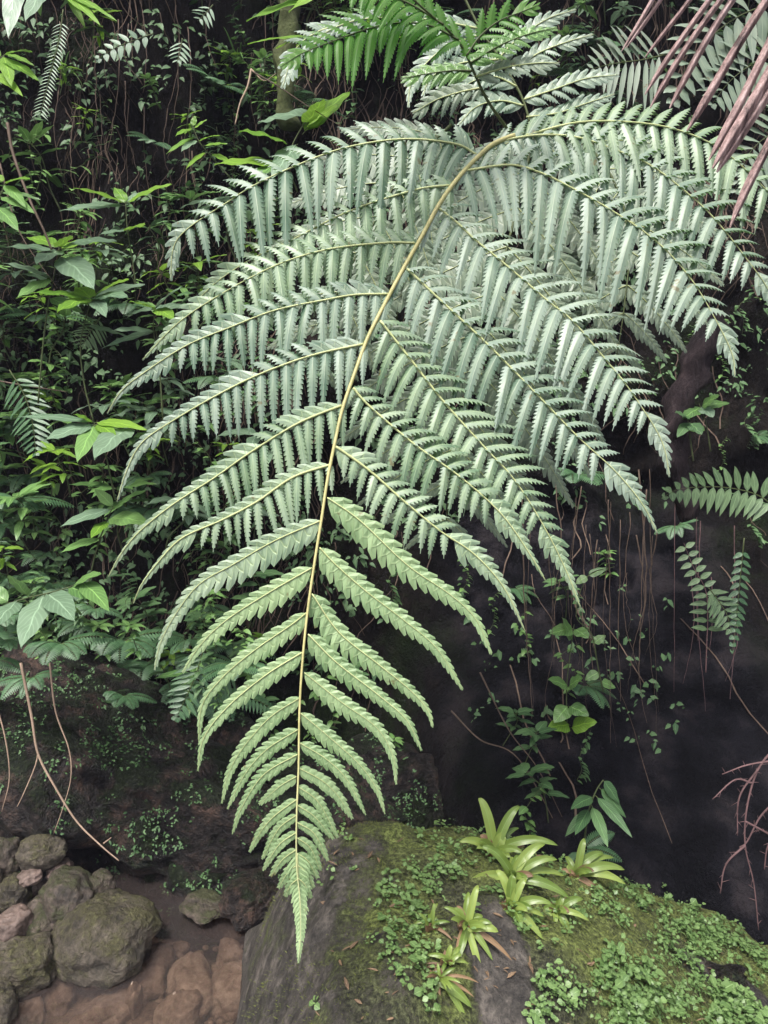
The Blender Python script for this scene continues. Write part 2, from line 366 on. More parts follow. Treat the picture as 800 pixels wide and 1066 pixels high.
for p in [(-200, -200), (200, -200), (200, 200), (-200, 200)]: mb.add((p[0], p[1], -.3))
mb.face(0, 1, 2, 3); tag(mb.build('ground', m_soil), kind='structure')

def hit(px, py, f, d0=.6, d1=7.0):
    """march a ray until f(p) < 0"""
    r = ray(px, py); d = d0
    while d < d1:
        p = CAM + r * d
        if f(p) < 0:
            lo, hi = d - .03, d
            for _ in range(8):
                m_ = (lo + hi) / 2
                if f(CAM + r * m_) < 0: hi = m_
                else: lo = m_
            return CAM + r * hi
        d += .03
    return CAM + r * d1
def on_bank(px, py): return hit(px, py, lambda p: bank_y(p.x, p.z) - p.y)
def on_water(px, py):
    r = ray(px, py); return CAM + r * (-(CAM.z) / r.z)

# ------------------------------------------------------------------ the big boulder under the frond
def boulder_h(x, y):
    xx = x + .10 * (y - 1.6)
    h = interp(xx, [-.40, -.37, -.33, -.27, -.2, -.13, -.04, .08, .22, .36, .48, .62, .75, .9, 1.05, 1.3], [-.2, .02, .17, .33, .45, .535, .56, .55, .52, .455, .385, .29, .19, .105, .04, -.05])
    yc = 1.50 + .18 * sm(xx, 0, 1.0)
    t = (y - yc) / .42 if y > yc else (yc - y) / 1.15
    pr = max(0, 1 - abs(t) ** (2.4 if y > yc else 2.0))
    pr = pr ** .6 if h > 0 else 1
    k = h * pr - .25 * (1 - min(1, pr * 6))
    return k + .035 * fbm(x * 3.2, y * 3.2, 2.2, 3) + .016 * fbm(x * 11, y * 11, .2, 4) 
def mossy(x, y):
    """moss cover 0..1 in world x, y: two bare rock faces, thin moss on the left shoulder"""
    k = .75
    b = at(520, 1030, 1.42); k -= 1.2 * math.exp(-(((x - b.x) / .05) ** 2 + ((y - b.y) / .11) ** 2))
    b = at(770, 985, 1.8); k -= 1.1 * math.exp(-(((x - b.x - (y - b.y) * -.6) / .16) ** 2 + ((y - b.y) / .07) ** 2))
    k -= .36 * (1 - sm(x, -.2, .16))
    k += .35 * sm(x, .3, .6)
    return k
mb = MB(); NX, NY = 240, 200
for j in range(NY):
    for i in range(NX):
        x = -.46 + 1.9 * i / (NX - 1); y = .3 + 1.75 * j / (NY - 1)
        mb.rnd = mossy(x, y); mb.add((x, y, max(-.15, boulder_h(x, y))), (x, y))
for j in range(NY - 1):
    for i in range(NX - 1):
        a = j * NX + i; mb.face(a, a + 1, a + NX + 1, a + NX)
bou = mb.build('boulder', m_boulder)
tag(bou, 'huge mossy boulder in the foreground carrying bromeliads and creepers', 'boulder')
def on_boulder(px, py): return hit(px, py, lambda p: p.z - max(-.15, boulder_h(p.x, p.y)), d0=.7)
def boulder_n(x, y):
    e = .03; return Vector((boulder_h(x - e, y) - boulder_h(x + e, y), boulder_h(x, y - e) - boulder_h(x, y + e), 2 * e)).normalized()

# faint mist in the gorge
hz, n_, l_ = M('mist'); o_ = nd(n_, 'ShaderNodeOutputMaterial'); v_ = nd(n_, 'ShaderNodeVolumePrincipled'); v_.inputs['Color'].default_value = (.74, .76, 1.0, 1); v_.inputs['Density'].default_value = .0032
v_.inputs['Anisotropy'].default_value = 0.0; l_.new(v_.outputs[0], o_.inputs['Volume'])
mb = MB(); X0, X1, Y0, Y1, Z0, Z1 = -230, 230, -230, 230, -1.5, 8.0
for q in [(X0,Y0,Z0),(X1,Y0,Z0),(X1,Y1,Z0),(X0,Y1,Z0),(X0,Y0,Z1),(X1,Y0,Z1),(X1,Y1,Z1),(X0,Y1,Z1)]: mb.add(q)
for q in [(0,3,2,1),(4,5,6,7),(0,1,5,4),(1,2,6,5),(2,3,7,6),(3,0,4,7)]: mb.face(*q)
tag(mb.build('haze', hz, smooth=False), kind='stuff')

# ------------------------------------------------------------------ rocks
def rock(name, loc, size, mat, label, cat, seed, group=None, rot=(0, 0, 0), sub=5, rough=.16, box=0.0, freq=1.6):
    bm = bmesh.new(); bmesh.ops.create_icosphere(bm, subdivisions=sub, radius=1)
    for v in bm.verts:
        p = v.co.copy()
        if box:
            m_ = max(abs(p.x), abs(p.y), abs(p.z)); p = p.lerp(p / m_ * .85, box)
        k = 1 + rough * fbm(p.x * freq + seed, p.y * freq + seed * 2, p.z * freq, 5, gain=.48)
        k += .05 * rough * 4 * abs(noise.noise(Vector((p.x * 5 + seed, p.y * 5, p.z * 5))))
        v.co = Vector((p.x * size[0], p.y * size[1], p.z * size[2])) * k
    me = bpy.data.meshes.new(name); bm.to_mesh(me); bm.free()
    me.polygons.foreach_set('use_smooth', [True] * len(me.polygons)); me.materials.append(mat)
    o = bpy.data.objects.new(name, me); col.objects.link(o); o.location = loc; o.rotation_euler = rot
    return tag(o, label, cat, group)
def stone(px, py, w, h, mat, label, seed, z=None, group=None, depth=None, box=.2, rz=None, **k):
    """stone seen w by h pixels across, centred on that ray, resting on the bed or on the stones below"""
    p = on_water(px, py) if z is None else None
    if z is not None:
        r = ray(px, py); p = CAM + r * ((z - CAM.z) / r.z)
    d = (p - CAM).dot(FW); s = d / FPX
    o = rock('stone' if w < 75 else 'river_stone', p, (w * .5 * s, (w * .42 if rz is None else h * .8) * s, rz or math.sqrt(max((h * .5) ** 2 - (w * .42 * .62) ** 2, (.16 * h) ** 2)) / .79 * s), mat, label, 'stone', seed, group, rot=(0, 0, seed), box=box, sub=5, rough=.17, **k)
    return o
stone(108, 974, 102, 70, m_stone_g, 'largest round stone at the water edge, brown with a mossy top', 1.3, z=.035, box=.05, rz=.10)
stone(70, 932, 62, 50, m_stone, 'brown stone behind the largest round stone', 2.2, z=.11)
stone(43, 886, 50, 38, m_stone_g, 'topmost stone of the pile at left, under the bank', 3.7, z=.20)
stone(15, 966, 40, 38, m_stone_p, 'pale pink stone at the left edge of the photo', 4.1, z=.08, box=.5)
stone(45, 962, 60, 52, m_stone, 'stone between the pale pink stone and the largest round stone', 5.5, z=.04)
stone(22, 1008, 72, 56, m_stone_g, 'green mossy stone at the lower left of the water', 6.6, z=.03, box=.45)
stone(31, 913, 26, 18, m_stone_p, 'small rounded pinkish stone under the topmost stone', 7.1, z=.16)
stone(14, 930, 40, 36, m_stone_g, 'mossy stone left of the small rounded pinkish one', 8.4, z=.12)
stone(4, 893, 36, 40, m_stone, 'dark stone cut by the left edge beside the topmost stone', 9.4, z=.2)
stone(103, 925, 34, 32, m_stone, 'half hidden stone against the bank right of the pile', 10.4, z=.1)
stone(62, 905, 30, 20, m_stone_p, 'small stone wedged below the topmost stone', 11.1, z=.14)
stone(88, 1002, 26, 16, m_stone_p, 'small stone touching the front of the largest round stone', 12.9, z=.0)
stone(-30, 945, 80, 90, m_stone, 'brown stone mostly outside the left edge', 13.9, z=.1)
stone(-5, 1050, 50, 50, m_stone_g, 'mossy stone in the lower left corner', 14.9, z=.02)
stone(212, 943, 50, 24, m_stone, 'low pink stone standing in the water by the bank', 15.1, z=.03, box=.3)
stone(262, 935, 66, 50, m_ledge, 'reddish rock at the foot of the bank left of the boulder', 16.3, z=.06, box=.4)
for i, (px, py, w, h) in enumerate([(148, 1018, 66, 34), (200, 1030, 46, 50), (250, 1030, 60, 44), (112, 1058, 80, 26), (60, 1040, 50, 22), (188, 1060, 60, 26), (232, 962, 70, 16), (30, 1062, 40, 20),
                                    (95, 1026, 26, 12), (120, 1036, 24, 12), (78, 1018, 24, 10), (140, 1048, 30, 12), (165, 1000, 34, 16), (240, 1000, 40, 18)]):
    stone(px, py, w, h, m_sunk, 'sunken pinkish brown stone under the shallow water', 20.7 + i * 1.7, z=-.07, rz=.05 + .008 * (i % 3), group='sunken stones on the stream bed', box=.12)

gv = MB(); rg = random.Random(8)
for k in range(900):
    px = rg.uniform(-20, 300); py = rg.uniform(960, 1090); p = on_water(px, py); r_ = rg.uniform(.004, .017) * (1 if rg.random() < .8 else 1.6)
    if p.x > -.33 and p.y < 1.7: continue
    p.z = -.085 + rg.uniform(-.01, .01); ang = rg.uniform(0, 3); sx, sy = r_ * rg.uniform(.8, 1.4), r_ * rg.uniform(.6, 1.0); gv.rnd = rg.random(); ids = []
    for (zz, rr_) in ((-.3, .9), (.25, 1.0), (.7, .62)):
        ids.append([gv.add(p + Vector((math.cos(a_ + ang) * sx * rr_ * rg.uniform(.85, 1.1), math.sin(a_ + ang) * sy * rr_ * rg.uniform(.85, 1.1), zz * r_ * .8))) for a_ in [i * math.pi / 3.5 for i in range(7)]])
    for a_, b_ in zip(ids, ids[1:]):
        for i in range(7): gv.face(a_[i], a_[(i + 1) % 7], b_[(i + 1) % 7], b_[i])
    gv.face(*ids[-1])
tag(gv.build('gravel', m_sunk), 'brown gravel and pebbles on the stream bed', 'gravel', kind='stuff')

# rock face of the bank at lower left, undercut
rock('rock_ledge', at(130, 815, 2.75), (.62, .42, .36), m_ledge, 'dark wet rock face above the stones, undercut at its left', 'rock', 31.4, rot=(.1, .42, .1), sub=6, rough=.30, box=.3, freq=1.8)
rock('bank_rock', at(245, 885, 2.65), (.34, .3, .2), m_ledge, 'reddish brown rock at the foot of the bank beside the water', 'rock', 41.4, rot=(.1, .1, .4), sub=5, rough=.30, box=.3, freq=2.2)
rock('bank_rock', at(-20, 800, 2.7), (.3, .3, .32), m_ledge, 'dark rock above the stone pile at the left edge', 'rock', 51.4, rot=(.1, .1, .4), sub=5, rough=.30, box=.3, freq=2.2)
rock('bank_rock', at(380, 860, 2.75), (.4, .3, .26), m_ledge, 'shadowed rock behind the tip of the frond', 'rock', 61.4, rot=(.1, .1, .4), sub=5, rough=.30, box=.3, freq=2.2)
rock('shiny_rock', on_boulder(757, 1018) + ZZ * .005, (.045, .03, .022), m_ledge, 'small shiny black rock set in the moss at the lower right', 'rock', 71.4, sub=3, rough=.5, box=.5)

from mathutils.bvhtree import BVHTree
ledge_cov = []
for o in list(C.objects):
    if o.name.startswith(('rock_ledge', 'bank_rock')):
        o_m = Matrix.LocRotScale(o.location, o.rotation_euler, o.scale)
        ledge_cov.append(BVHTree.FromPolygons([o_m @ v.co for v in o.data.vertices], [tuple(p.vertices) for p in o.data.polygons]))
lc = MB(); rg = random.Random(12)
for k in range(5200):
    px = rg.uniform(-20, 460); py = rg.uniform(660, 950); r_ = ray(px, py).normalized(); best = None
    for t_ in ledge_cov:
        h_ = t_.ray_cast(CAM, r_)
        if h_[0] is not None and (best is None or h_[3] < best[3]): best = h_
    if best is None or best[1].z < -.1: continue
    v = noise.noise(Vector((px * .02, py * .02, 2))) + .7 * noise.noise(Vector((px * .07, py * .07, 4))) + rg.uniform(-.2, .2) - (py - 780) * .0012
    if v < .12: continue
    p, n_ = best[0], best[1]
    for j in range(rg.randint(2, 4)):
        lc.rnd = rg.random(); a = rg.uniform(0, 6.28); L = rg.uniform(.004, .014); t1 = n_.orthogonal().normalized(); t2 = n_.cross(t1)
        blade(lc, p + n_ * .002 + t1 * rg.uniform(-.01, .01) + t2 * rg.uniform(-.01, .01), t1 * math.cos(a) + t2 * math.sin(a) + n_ * rg.uniform(.2, .9), n_, L, L * .6, .4, 3, 'ovate', fold=.2)
tag(lc.build('moss', m_leafC), 'specks of moss and liverwort on the wet rock face', 'moss', kind='stuff')

# ------------------------------------------------------------------ tree fern fronds
def arc_resample(pts, step_fn):
    """positions along polyline at variable step; returns (pos, tangent, t)"""
    cum = [0]
    for a, b in zip(pts, pts[1:]): cum.append(cum[-1] + (b - a).length)
    Ltot = cum[-1]; out = []; s = 0; i = 0
    while s < Ltot:
        while i < len(cum) - 2 and cum[i + 1] < s: i += 1
        k = (s - cum[i]) / max(1e-9, cum[i + 1] - cum[i]); p = pts[i].lerp(pts[i + 1], k)
        j0 = max(0, i - 2); j1 = min(len(pts) - 1, i + 3)
        out.append((p, (pts[j1] - pts[j0]).normalized(), s / Ltot)); s += step_fn(s / Ltot)
    out.append((pts[-1], (pts[-1] - pts[-3]).normalized(), 1.0))
    return out, Ltot

def pinnule(mb, base, d, nrm, L, W, droop, rr):
    """one toothed leaflet: convex, pleated"""
    nl = max(5, min(15, int(L / (W * .34))))
    prev = None; cl = []
    for i in range(nl + 1):
        u = i / nl
        c = base + d * (L * u) + G * (droop * L * u * u) + nrm * (.05 * L * math.sin(u * 3.1))
        t = (d + G * (2 * droop * u)).normalized(); s = t.cross(nrm).normalized(); n2 = s.cross(t)
        cl.append((c, t, s, n2, u))
    ci = [mb.add(c, (.5, u)) for c, t, s, n2, u in cl]
    for sg in (-1, 1):
        notch = []
        for (c, t, s, n2, u) in cl:
            w = W * .5 * (1 - u ** 3.2) * (.86 + .3 * min(1, u * 5) * (1 - u)) * .52
            notch.append(mb.add(c + s * (sg * w) - n2 * (.42 * w), (.5 + sg * .35, u)))
        for i in range(nl):
            c, t, s, n2, u = cl[i]; c2 = cl[i + 1][0]
            um = u + .8 / nl; w = W * .5 * max(.05, (1 - um ** 3.0)) * 1.12
            tip = mb.add(c.lerp(c2, .98) + s * (sg * w) - n2 * (.50 * w), (.5 + sg * .5, um))
            um2 = u + .3 / nl; w2 = w * .96 if i else w * .85
            tip2 = mb.add(c.lerp(c2, .36) + s * (sg * w2 * .97) - n2 * (.18 * w2) , (.5 + sg * .5, um2))
            if sg < 0:
                mb.face(ci[i], ci[i + 1], notch[i + 1], notch[i]); mb.face(notch[i], notch[i + 1], tip, tip2)
            else:
                mb.face(ci[i], notch[i], notch[i + 1], ci[i + 1]); mb.face(notch[i], tip2, tip, notch[i + 1])

def pinna(parent, ctrl, Llo, Lup, s0, s1, q=1.8, k0=.72, mats=None, hang=1.0, away=.28, fuse=.55, seed=0, wc=.0022, face_up=.45, upsc=1.0, droop=.08, lobe_ang=.75, name='pinna', pw=1.15, kdiv=1.75, tail=None, upt=.64):
    """ctrl: 3D control points of its midrib; lengths and spacing in metres"""
    rr = random.Random(seed); leaf, cost = mats
    pts = catmull(ctrl, 10)
    wq = min(.8, 1.3 / q) if tail is None else tail
    def PR(t):
        x = min(1.0, (1 - min(1, t)) / wq)
        return min(1, k0 + (1 - k0) * t / .22) * (x ** pw * (1 - .10 * x) / .9 if x < 1 else 1) + .015
    cs, Lt = arc_resample(pts, lambda t: s1 + (s0 - s1) * PR(t) ** .6)
    mb = MB()
    for lo in (True, False):
        Lm = Llo if lo else Lup; prev = None
        n = len(cs)
        for i in range(n - 1):
            p, T, t = cs[i]; p2 = cs[i + 1][0]; s = (p2 - p).length
            if s < 1e-5: continue
            prof = PR(t)
            k = Lm * prof / s; L = Lm * prof * rr.uniform(.88, 1.08) * (rr.uniform(.5, .8) if k > 2.5 and rr.random() < .035 else 1)
            S = T.cross(VW).normalized()
            if (S.dot(UP) > 0) == lo: S = -S
            h = sm(k, 1.4, 2.6) * hang
            mb.rnd = min(1, max(0, rr.uniform(.1, .9)))
            jit = Vector((rr.uniform(-1, 1), rr.uniform(-1, 1), rr.uniform(-1, 1))) * .055
            if lo:
                D = (S * (.8 + .1 * h) + T * (lobe_ang * (1 - h) + .22 * h) + G * (.25 * h) + VW * (.12 + .28 * h) + jit * (1 + 1.6 * h)).normalized()
                N_ = (VW * 1.0 + ZZ * face_up + jit * 4 + T * rr.uniform(-.25, .25) * h).normalized(); dr = droop + rr.uniform(.16, .42) * h
            else:
                D = (S * (.78 - .04 * h) + T * (lobe_ang * (1 - h) + upt * h) - VW * (away * h) + ZZ * .12 * h + jit).normalized()
                N_ = (VW * (1 - .5 * h) + ZZ * (face_up + .5 * h) + jit * 3).normalized(); dr = droop * (1.6 - h) + rr.uniform(.04, .2) * h
            if k > kdiv:
                pinnule(mb, p, D, N_, L, s * (rr.uniform(.66, .80) if lo else rr.uniform(.80, .96)), dr, rr)
                prev = None
            else:
                f = fuse
                def pt(c, ll, drop=0): return c + D * ll - N_ * drop
                c0, cm, c1 = p, p.lerp(p2, .5), p2
                L2 = Lm * PR(cs[i + 1][2])
                e = .003 * 0
                n0 = prev if prev is not None else mb.add(pt(c0, L * f, L * .07), (.5, .1))
                n1 = mb.add(c1 + D * (L2 * f) - N_ * (L2 * .07), (.5, .1))
                i0 = mb.add(c0, (.3, .1)); i1 = mb.add(c1, (.3, .1)); im = mb.add(cm, (.5, .1))
                vm_ = mb.add(pt(cm.lerp(p2, .1), L * .6, .0), (.5, .5)); tip = mb.add(pt(cm.lerp(p2, .5), L * 1.03, .13 * L), (.5, 1))
                a_ = mb.add(pt(c0.lerp(cm, .45), L * (f + (1 - f) * .74), L * .10), (.1, .7)); b_ = mb.add(pt(c1 + (p2 - p) * .06, L * (f + (1 - f) * .72), L * .11), (.9, .7))
                if lo == (T.cross(D).dot(VW) > 0): pass
                mb.face(i0, im, vm_, a_, n0); mb.face(vm_, tip, a_); mb.face(im, i1, n1, b_, vm_); mb.face(vm_, b_, tip)
                prev = n1
    o = mb.build(name, leaf, parent, smooth=False)
    mc = MB(); r0 = wc
    tube(mc, [p + VW * .0012 for p in pts], [r0 * (1 - .8 * i / len(pts)) for i in range(len(pts))], 5)
    c = mc.build('midrib', cost, None); c.parent = o
    off = parent['_org']; c.data.transform(Matrix.Translation((-off[0], -off[1], -off[2])))
    return o

def rachis_depth(py): return interp(py, [130, 300, 500, 700, 860, 1000], [1.62, 1.5, 1.36, 1.24, 1.16, 1.10])
def P3(pts, d0, dtip, nonlin=1.5):
    n = len(pts)
    return [at(x, y, d0 + (dtip - d0) * (i / (n - 1)) ** nonlin) for i, (x, y) in enumerate(pts)]

frond = thing('fern_frond', at(536, 141, 1.62), 'huge silvery green tree fern frond arching down through the middle of the picture', 'fern frond', 'tree fern fronds')
rp = [(536, 141), (522, 146), (507, 155), (480, 182), (458, 212), (440, 245), (420, 280), (400, 318), (383, 352), (369, 390), (357, 425), (349, 460), (341, 500), (335, 540), (327, 590), (320, 640),
      (315, 690), (312, 740), (311, 800), (309, 850), (309, 900), (312, 930), (313, 950), (313, 975), (311, 1000)]
rp3 = catmull([at(x, y, rachis_depth(y)) for x, y in rp], 5)
mr = MB(); nr = len(rp3)
tube(mr, rp3, [.0050 * max(0, 1 - i / (nr * .97)) ** 1.15 + .0007 for i in range(nr)], 8)
mr.r = [max(0.0, min(1.0, (z_ - .55) / .5)) for z_ in [((v[2]) ) for v in mr.v]]
mr.build('rachis', m_rachis, frond)
FM = (m_frond, m_costa)
LEFT = [  # points, lower length px, upper length px, spacing px base, spacing px tip, q, tip depth offset
 ([(496,161),(474,150),(420,145),(360,154),(310,172),(265,193),(235,212),(196,238),(181,258),(178,292)], 64, 44, 19, 7, 4.0, .03),
 ([(468,193),(432,198),(364,220),(304,250),(262,270),(228,292),(200,318)], 56, 42, 17, 8, 3.5, .08),
 ([(432,253),(400,253),(340,260),(286,277),(231,306),(186,336),(149,374)], 56, 40, 16, 9, 2.6, .0),
 ([(405,306),(370,307),(340,312),(287,323),(242,340),(194,360),(149,389),(126,408),(112,430)], 60, 34, 16, 9, 1.9, -.02),
 ([(379,358),(325,370),(272,389),(227,411),(182,437),(149,460),(133,488),(122,522)], 62, 32, 15.5, 10, 1.7, -.03),
 ([(356,422),(310,441),(261,471),(224,497),(182,524),(148,551),(128,574),(113,600)], 56, 28, 14.5, 10, 1.5, -.03),
 ([(343,484),(305,497),(268,522),(232,541),(190,560),(166,584),(148,608),(139,628)], 42, 20, 13.5, 9, 1.5, -.03),
 ([(334,542),(286,563),(244,587),(208,608),(184,638),(168,668),(161,697)], 27, 16, 12.5, 8, 1.9, -.03),
 ([(325,591),(280,617),(238,644),(210,670),(190,700)], 22, 14, 11.5, 7, 1.9, -.03),
 ([(319,638),(304,650),(265,677),(232,705),(211,734),(207,772)], 19, 13, 10, 6, 2.0, -.03),
 ([(315,679),(278,702),(239,734),(213,767),(206,802)], 18, 13, 9.5, 6, 2.2, -.03),
 ([(313,726),(281,747),(252,780),(238,806),(231,836)], 16, 12, 8.5, 5, 2.2, -.02),
 ([(311,759),(278,780),(255,806),(237,842)], 14, 12, 8, 5, 2.2, -.02),
 ([(310,785),(275,806),(252,840),(242,868)], 13, 11, 7.5, 5, 2.4, -.02),
 ([(309,808),(292,818),(270,837)], 10, 8, 6, 4, 2.6, -.01),
 ([(309,832),(285,850),(270,868),(260,887)], 9, 8, 6, 4, 2.6, -.01),
 ([(309,848),(290,863),(273,894)], 8, 7, 6, 4, 2.6, -.01),
 ([(309,866),(290,880),(274,906)], 8, 7, 6, 4, 2.6, -.01),
 ([(309,884),(294,895),(282,912)], 7.5, 7, 6, 4, 2.6, -.01),
 ([(310,900),(300,908),(290,924)], 7.5, 6.5, 6, 4, 2.6, -.01),
 ([(311,914),(303,921),(297,933)], 7, 6, 5, 4, 2.6, -.01),
]
RIGHT = [
 ([(548,141),(600,128),(650,127),(700,134),(748,154),(790,190),(830,235),(850,290)], 56, 34, 17, 8, 3.5, .08),
 ([(520,147),(560,141),(600,143),(640,156),(680,174),(728,212),(755,241),(776,268),(800,302),(806,330)], 64, 44, 18, 8, 3.6, .0),
 ([(484,178),(530,172),(560,179),(590,193),(638,220),(684,252),(719,290),(744,331),(762,368),(765,392)], 72, 46, 19, 8, 3.2, -.05),
 ([(456,216),(476,232),(495,250),(528,277),(570,313),(597,335),(631,375),(653,402),(681,444),(692,468),(697,496)], 66, 48, 18, 8, 2.8, -.05),
 ([(424,280),(459,313),(504,355),(540,391),(570,422),(603,456),(641,491),(669,525),(684,554)], 62, 46, 18, 9, 2.4, -.06),
 ([(396,334),(429,376),(462,418),(504,465),(536,500),(567,549),(590,595),(604,631)], 54, 44, 17, 8, 2.3, -.05),
 ([(368,404),(385,423),(431,462),(480,497),(522,535),(550,574),(568,604)], 42, 30, 15.5, 8, 2.1, -.04),
 ([(350,465),(385,490),(420,521),(459,553),(494,577),(525,612),(547,657)], 33, 23, 14.5, 8, 2.0, -.04),
 ([(341,518),(375,542),(424,588),(469,619),(496,645),(512,681)], 25, 19, 12.5, 8, 2.0, -.04),
 ([(333,570),(350,588),(382,616),(420,645),(455,675),(482,718)], 22, 17, 11, 7, 2.0, -.04),
 ([(325,618),(353,658),(395,692),(427,718),(445,738),(451,757)], 21, 16, 10, 6, 2.3, -.03),
 ([(321,660),(350,689),(395,724),(424,750),(439,781)], 19, 15, 9.5, 6, 2.3, -.03),
 ([(317,700),(356,731),(392,757),(409,786),(413,816)], 17, 14, 9, 5, 2.4, -.03),
 ([(313,742),(343,767),(375,796),(393,822),(401,847)], 15, 12, 8, 5, 2.4, -.02),
 ([(312,773),(340,790),(362,812),(381,848)], 13, 11, 7.5, 5, 2.4, -.02),
 ([(311,799),(335,812),(352,828),(367,852)], 11, 9, 7, 4, 2.5, -.01),
 ([(310,818),(332,835),(352,872)], 9, 8, 6, 4, 2.6, -.01),
 ([(310,838),(328,850),(347,873)], 8, 8, 6, 4, 2.6, -.01),
 ([(310,856),(328,868),(342,896)], 8, 7, 6, 4, 2.6, -.01),
 ([(310,872),(324,883),(334,906)], 8, 7, 6, 4, 2.6, -.01),
 ([(310,888),(321,896),(331,914)], 7.5, 7, 6, 4, 2.6, -.01),
 ([(310,900),(319,908),(327,924)], 7, 6, 5, 4, 2.6, -.01),
 ([(311,914),(318,921),(324,935)], 7, 6, 5, 4, 2.6, -.01),
]
def do_pinnae(parent, table, depth_fn, mats0, seed, **kw):
    for i, (pts, lo, up, a, b, q, dz) in enumerate(table):
        mats = mats0 if mats0[0] is not m_frond or lo > 58 else ((m_frond_mid if lo > 26 else m_frond_young), m_costa)
        d = depth_fn(*pts[0]); s = d / FPX
        simple = lo < 30
        wd = 1.0 if lo > 30 else (1.05 if lo > 20 else (1.0 if lo > 12 else 1.0))
        pinna(parent, P3(pts, d + .002, d + dz + .02), lo * s * (wd if lo < 30 else 1.06), up * s * (wd if simple else (1.0 if pts[-1][0] < pts[0][0] else 1.4)), a * s * (.95 if lo > 30 else 1.1), b * s * .8, q=q, mats=mats, seed=seed + i * 13, pw=(1.4 if lo > 30 else (.85 if lo > 12 else .7)), kdiv=(1.9 if lo > 30 else 2.6), lobe_ang=(.8 if lo > 12 else .6), tail=(None if lo > 30 else (.8 if lo > 12 else .75)),
              wc=.0027 if lo > 30 else (.0014 if lo > 17 else .0008), fuse=(.7 if lo < 12 else (.46 if lo < 20 else .36)), k0=(.85 if simple else .62), **kw)
do_pinnae(frond, LEFT, lambda x, y: rachis_depth(y), FM, 11)
do_pinnae(frond, RIGHT, lambda x, y: rachis_depth(y), FM, 511)
# narrow toothed end of the frond
tip = [(310,888),(311,910),(312,930),(313,950),(313,970),(312,985),(311,1002)]
pinna(frond, P3(tip, 1.147, 1.10),     .024, .024, .0078, .004, q=1.1, mats=(m_frond_young, m_costa), seed=5, hang=0, k0=1, fuse=.7, wc=.0007, tail=1.0, pw=.8, kdiv=9, name='frond_tip')

# a second frond of the same crown behind, shaded
def simple_table(rach, npairs, ang, Lmax, lo, up, sp, prof, droop=18, i0=2, flip=1):
    """pinnae spread along a rachis given in pixels: returns table"""
    rows = []
    P = [Vector((x, y, 0)) for x, y in rach]; D = catmull(P, 12); n = len(D)
    for k in range(npairs):
        t = (k + .6) / (npairs + .2); j = int(t * (n - 2)); p = D[j]; T = (D[j + 1] - D[j]).normalized()
        for sgn in (-1, 1):
            S = Vector((-T.y, T.x, 0)) * sgn
            a = rad(ang); d = T * math.cos(a) + S * math.sin(a); L = Lmax * prof(t)
            pts = []
            for m in range(6):
                u = m / 5; q = p + d * (L * u) + Vector((0, droop * u * u * L / Lmax, 0)) + T * (L * .12 * u * u)
                pts.append((q.x, q.y))
            sc = prof(t)
            rows.append((pts, lo * sc, up * sc, sp * (.5 + .5 * sc), sp * .45, 2.4, .0))
    return rows
def back_frond(rach, d0, d1, npairs, ang, Lmax, lo, up, sp, prof, label, mats, seed, stalk=m_costa_d, rr=.004, group='tree fern fronds', droop=18, cat='fern frond', **kw):
    root = thing('fern_frond', at(*rach[0], d0), label, cat, group)
    y0, y1 = rach[0], rach[-1]
    ds = lambda x, y: d0 + (d1 - d0) * max(0, min(1, ((x - y0[0]) ** 2 + (y - y0[1]) ** 2) ** .5 / max(1, ((y1[0] - y0[0]) ** 2 + (y1[1] - y0[1]) ** 2) ** .5)))
    pts = catmull([at(x, y, ds(x, y)) for x, y in rach], 8); m = MB()
    tube(m, pts, [rr * (1 - i / len(pts)) + .0006 for i in range(len(pts))], 6); m.build('rachis', stalk, root)
    do_pinnae(root, simple_table(rach, npairs, ang, Lmax, lo, up, sp, prof, droop), ds, mats, seed, **kw)
    return root
FB = (m_frond_back, m_costa)
back_frond([(560,120),(545,190),(525,270),(505,350),(485,430),(470,500),(462,568)], 1.95, 1.75, 11, 58, 175, 30, 22, 11, lambda t: max(.12, math.sin(math.pi * (.25 + .7 * t)) ), 'pale shaded fern frond hanging right behind the big one', FB, 900)
back_frond([(600,135),(640,190),(655,250),(650,320),(640,385)], 2.0, 1.9, 8, 60, 110, 26, 20, 9, lambda t: max(.15, math.sin(math.pi * (.3 + .65 * t))), 'dull green fern frond tip hanging below the right side of the big frond', FB, 1300)
back_frond([(470,130),(420,180),(380,250),(340,330),(320,400)], 1.9, 1.85, 8, 60, 110, 28, 20, 10, lambda t: max(.15, math.sin(math.pi * (.3 + .65 * t))), 'silver grey fern frond behind the upper left part of the big frond', FB, 1500)

# frond at the top centre, seen from below: bright translucent green and silvery pinnae
top = thing('fern_frond', at(531, 138, 1.62), 'young fern frond at top centre with bright green translucent leaflets on a dark stalk', 'fern frond', 'tree fern fronds')
m = MB(); pts = catmull([at(x, y, d) for x, y, d in [(531,138,1.63),(508,105,1.56),(494,76,1.5),(482,50,1.45),(465,30,1.4),(440,8,1.35),(410,-20,1.3)]], 8)
tube(m, pts, [.0035 * (1 - .6 * i / len(pts)) for i in range(len(pts))], 6); m.build('rachis', m_costa_d, top)
FL = (m_frond_lit, m_costa_d)
def one(parent, pts, d0, d1, lo, up, a, b, q, mats, seed, **kw):
    s = d0 / FPX; pinna(parent, P3(pts, d0, d1), lo * s, up * s, a * s, b * s, q=q, mats=mats, seed=seed, **kw)
one(top, [(478,42),(450,28),(420,24),(385,30),(345,44),(315,56),(292,70)], 1.42, 1.3, 60, 46, 14, 7, 2.6, FL, 1, hang=.35, away=.2)
one(top, [(462,26),(430,6),(400,-6),(370,-12),(330,-10)], 1.38, 1.28, 44, 40, 13, 8, 2.6, FL, 2, hang=.35, away=.2)
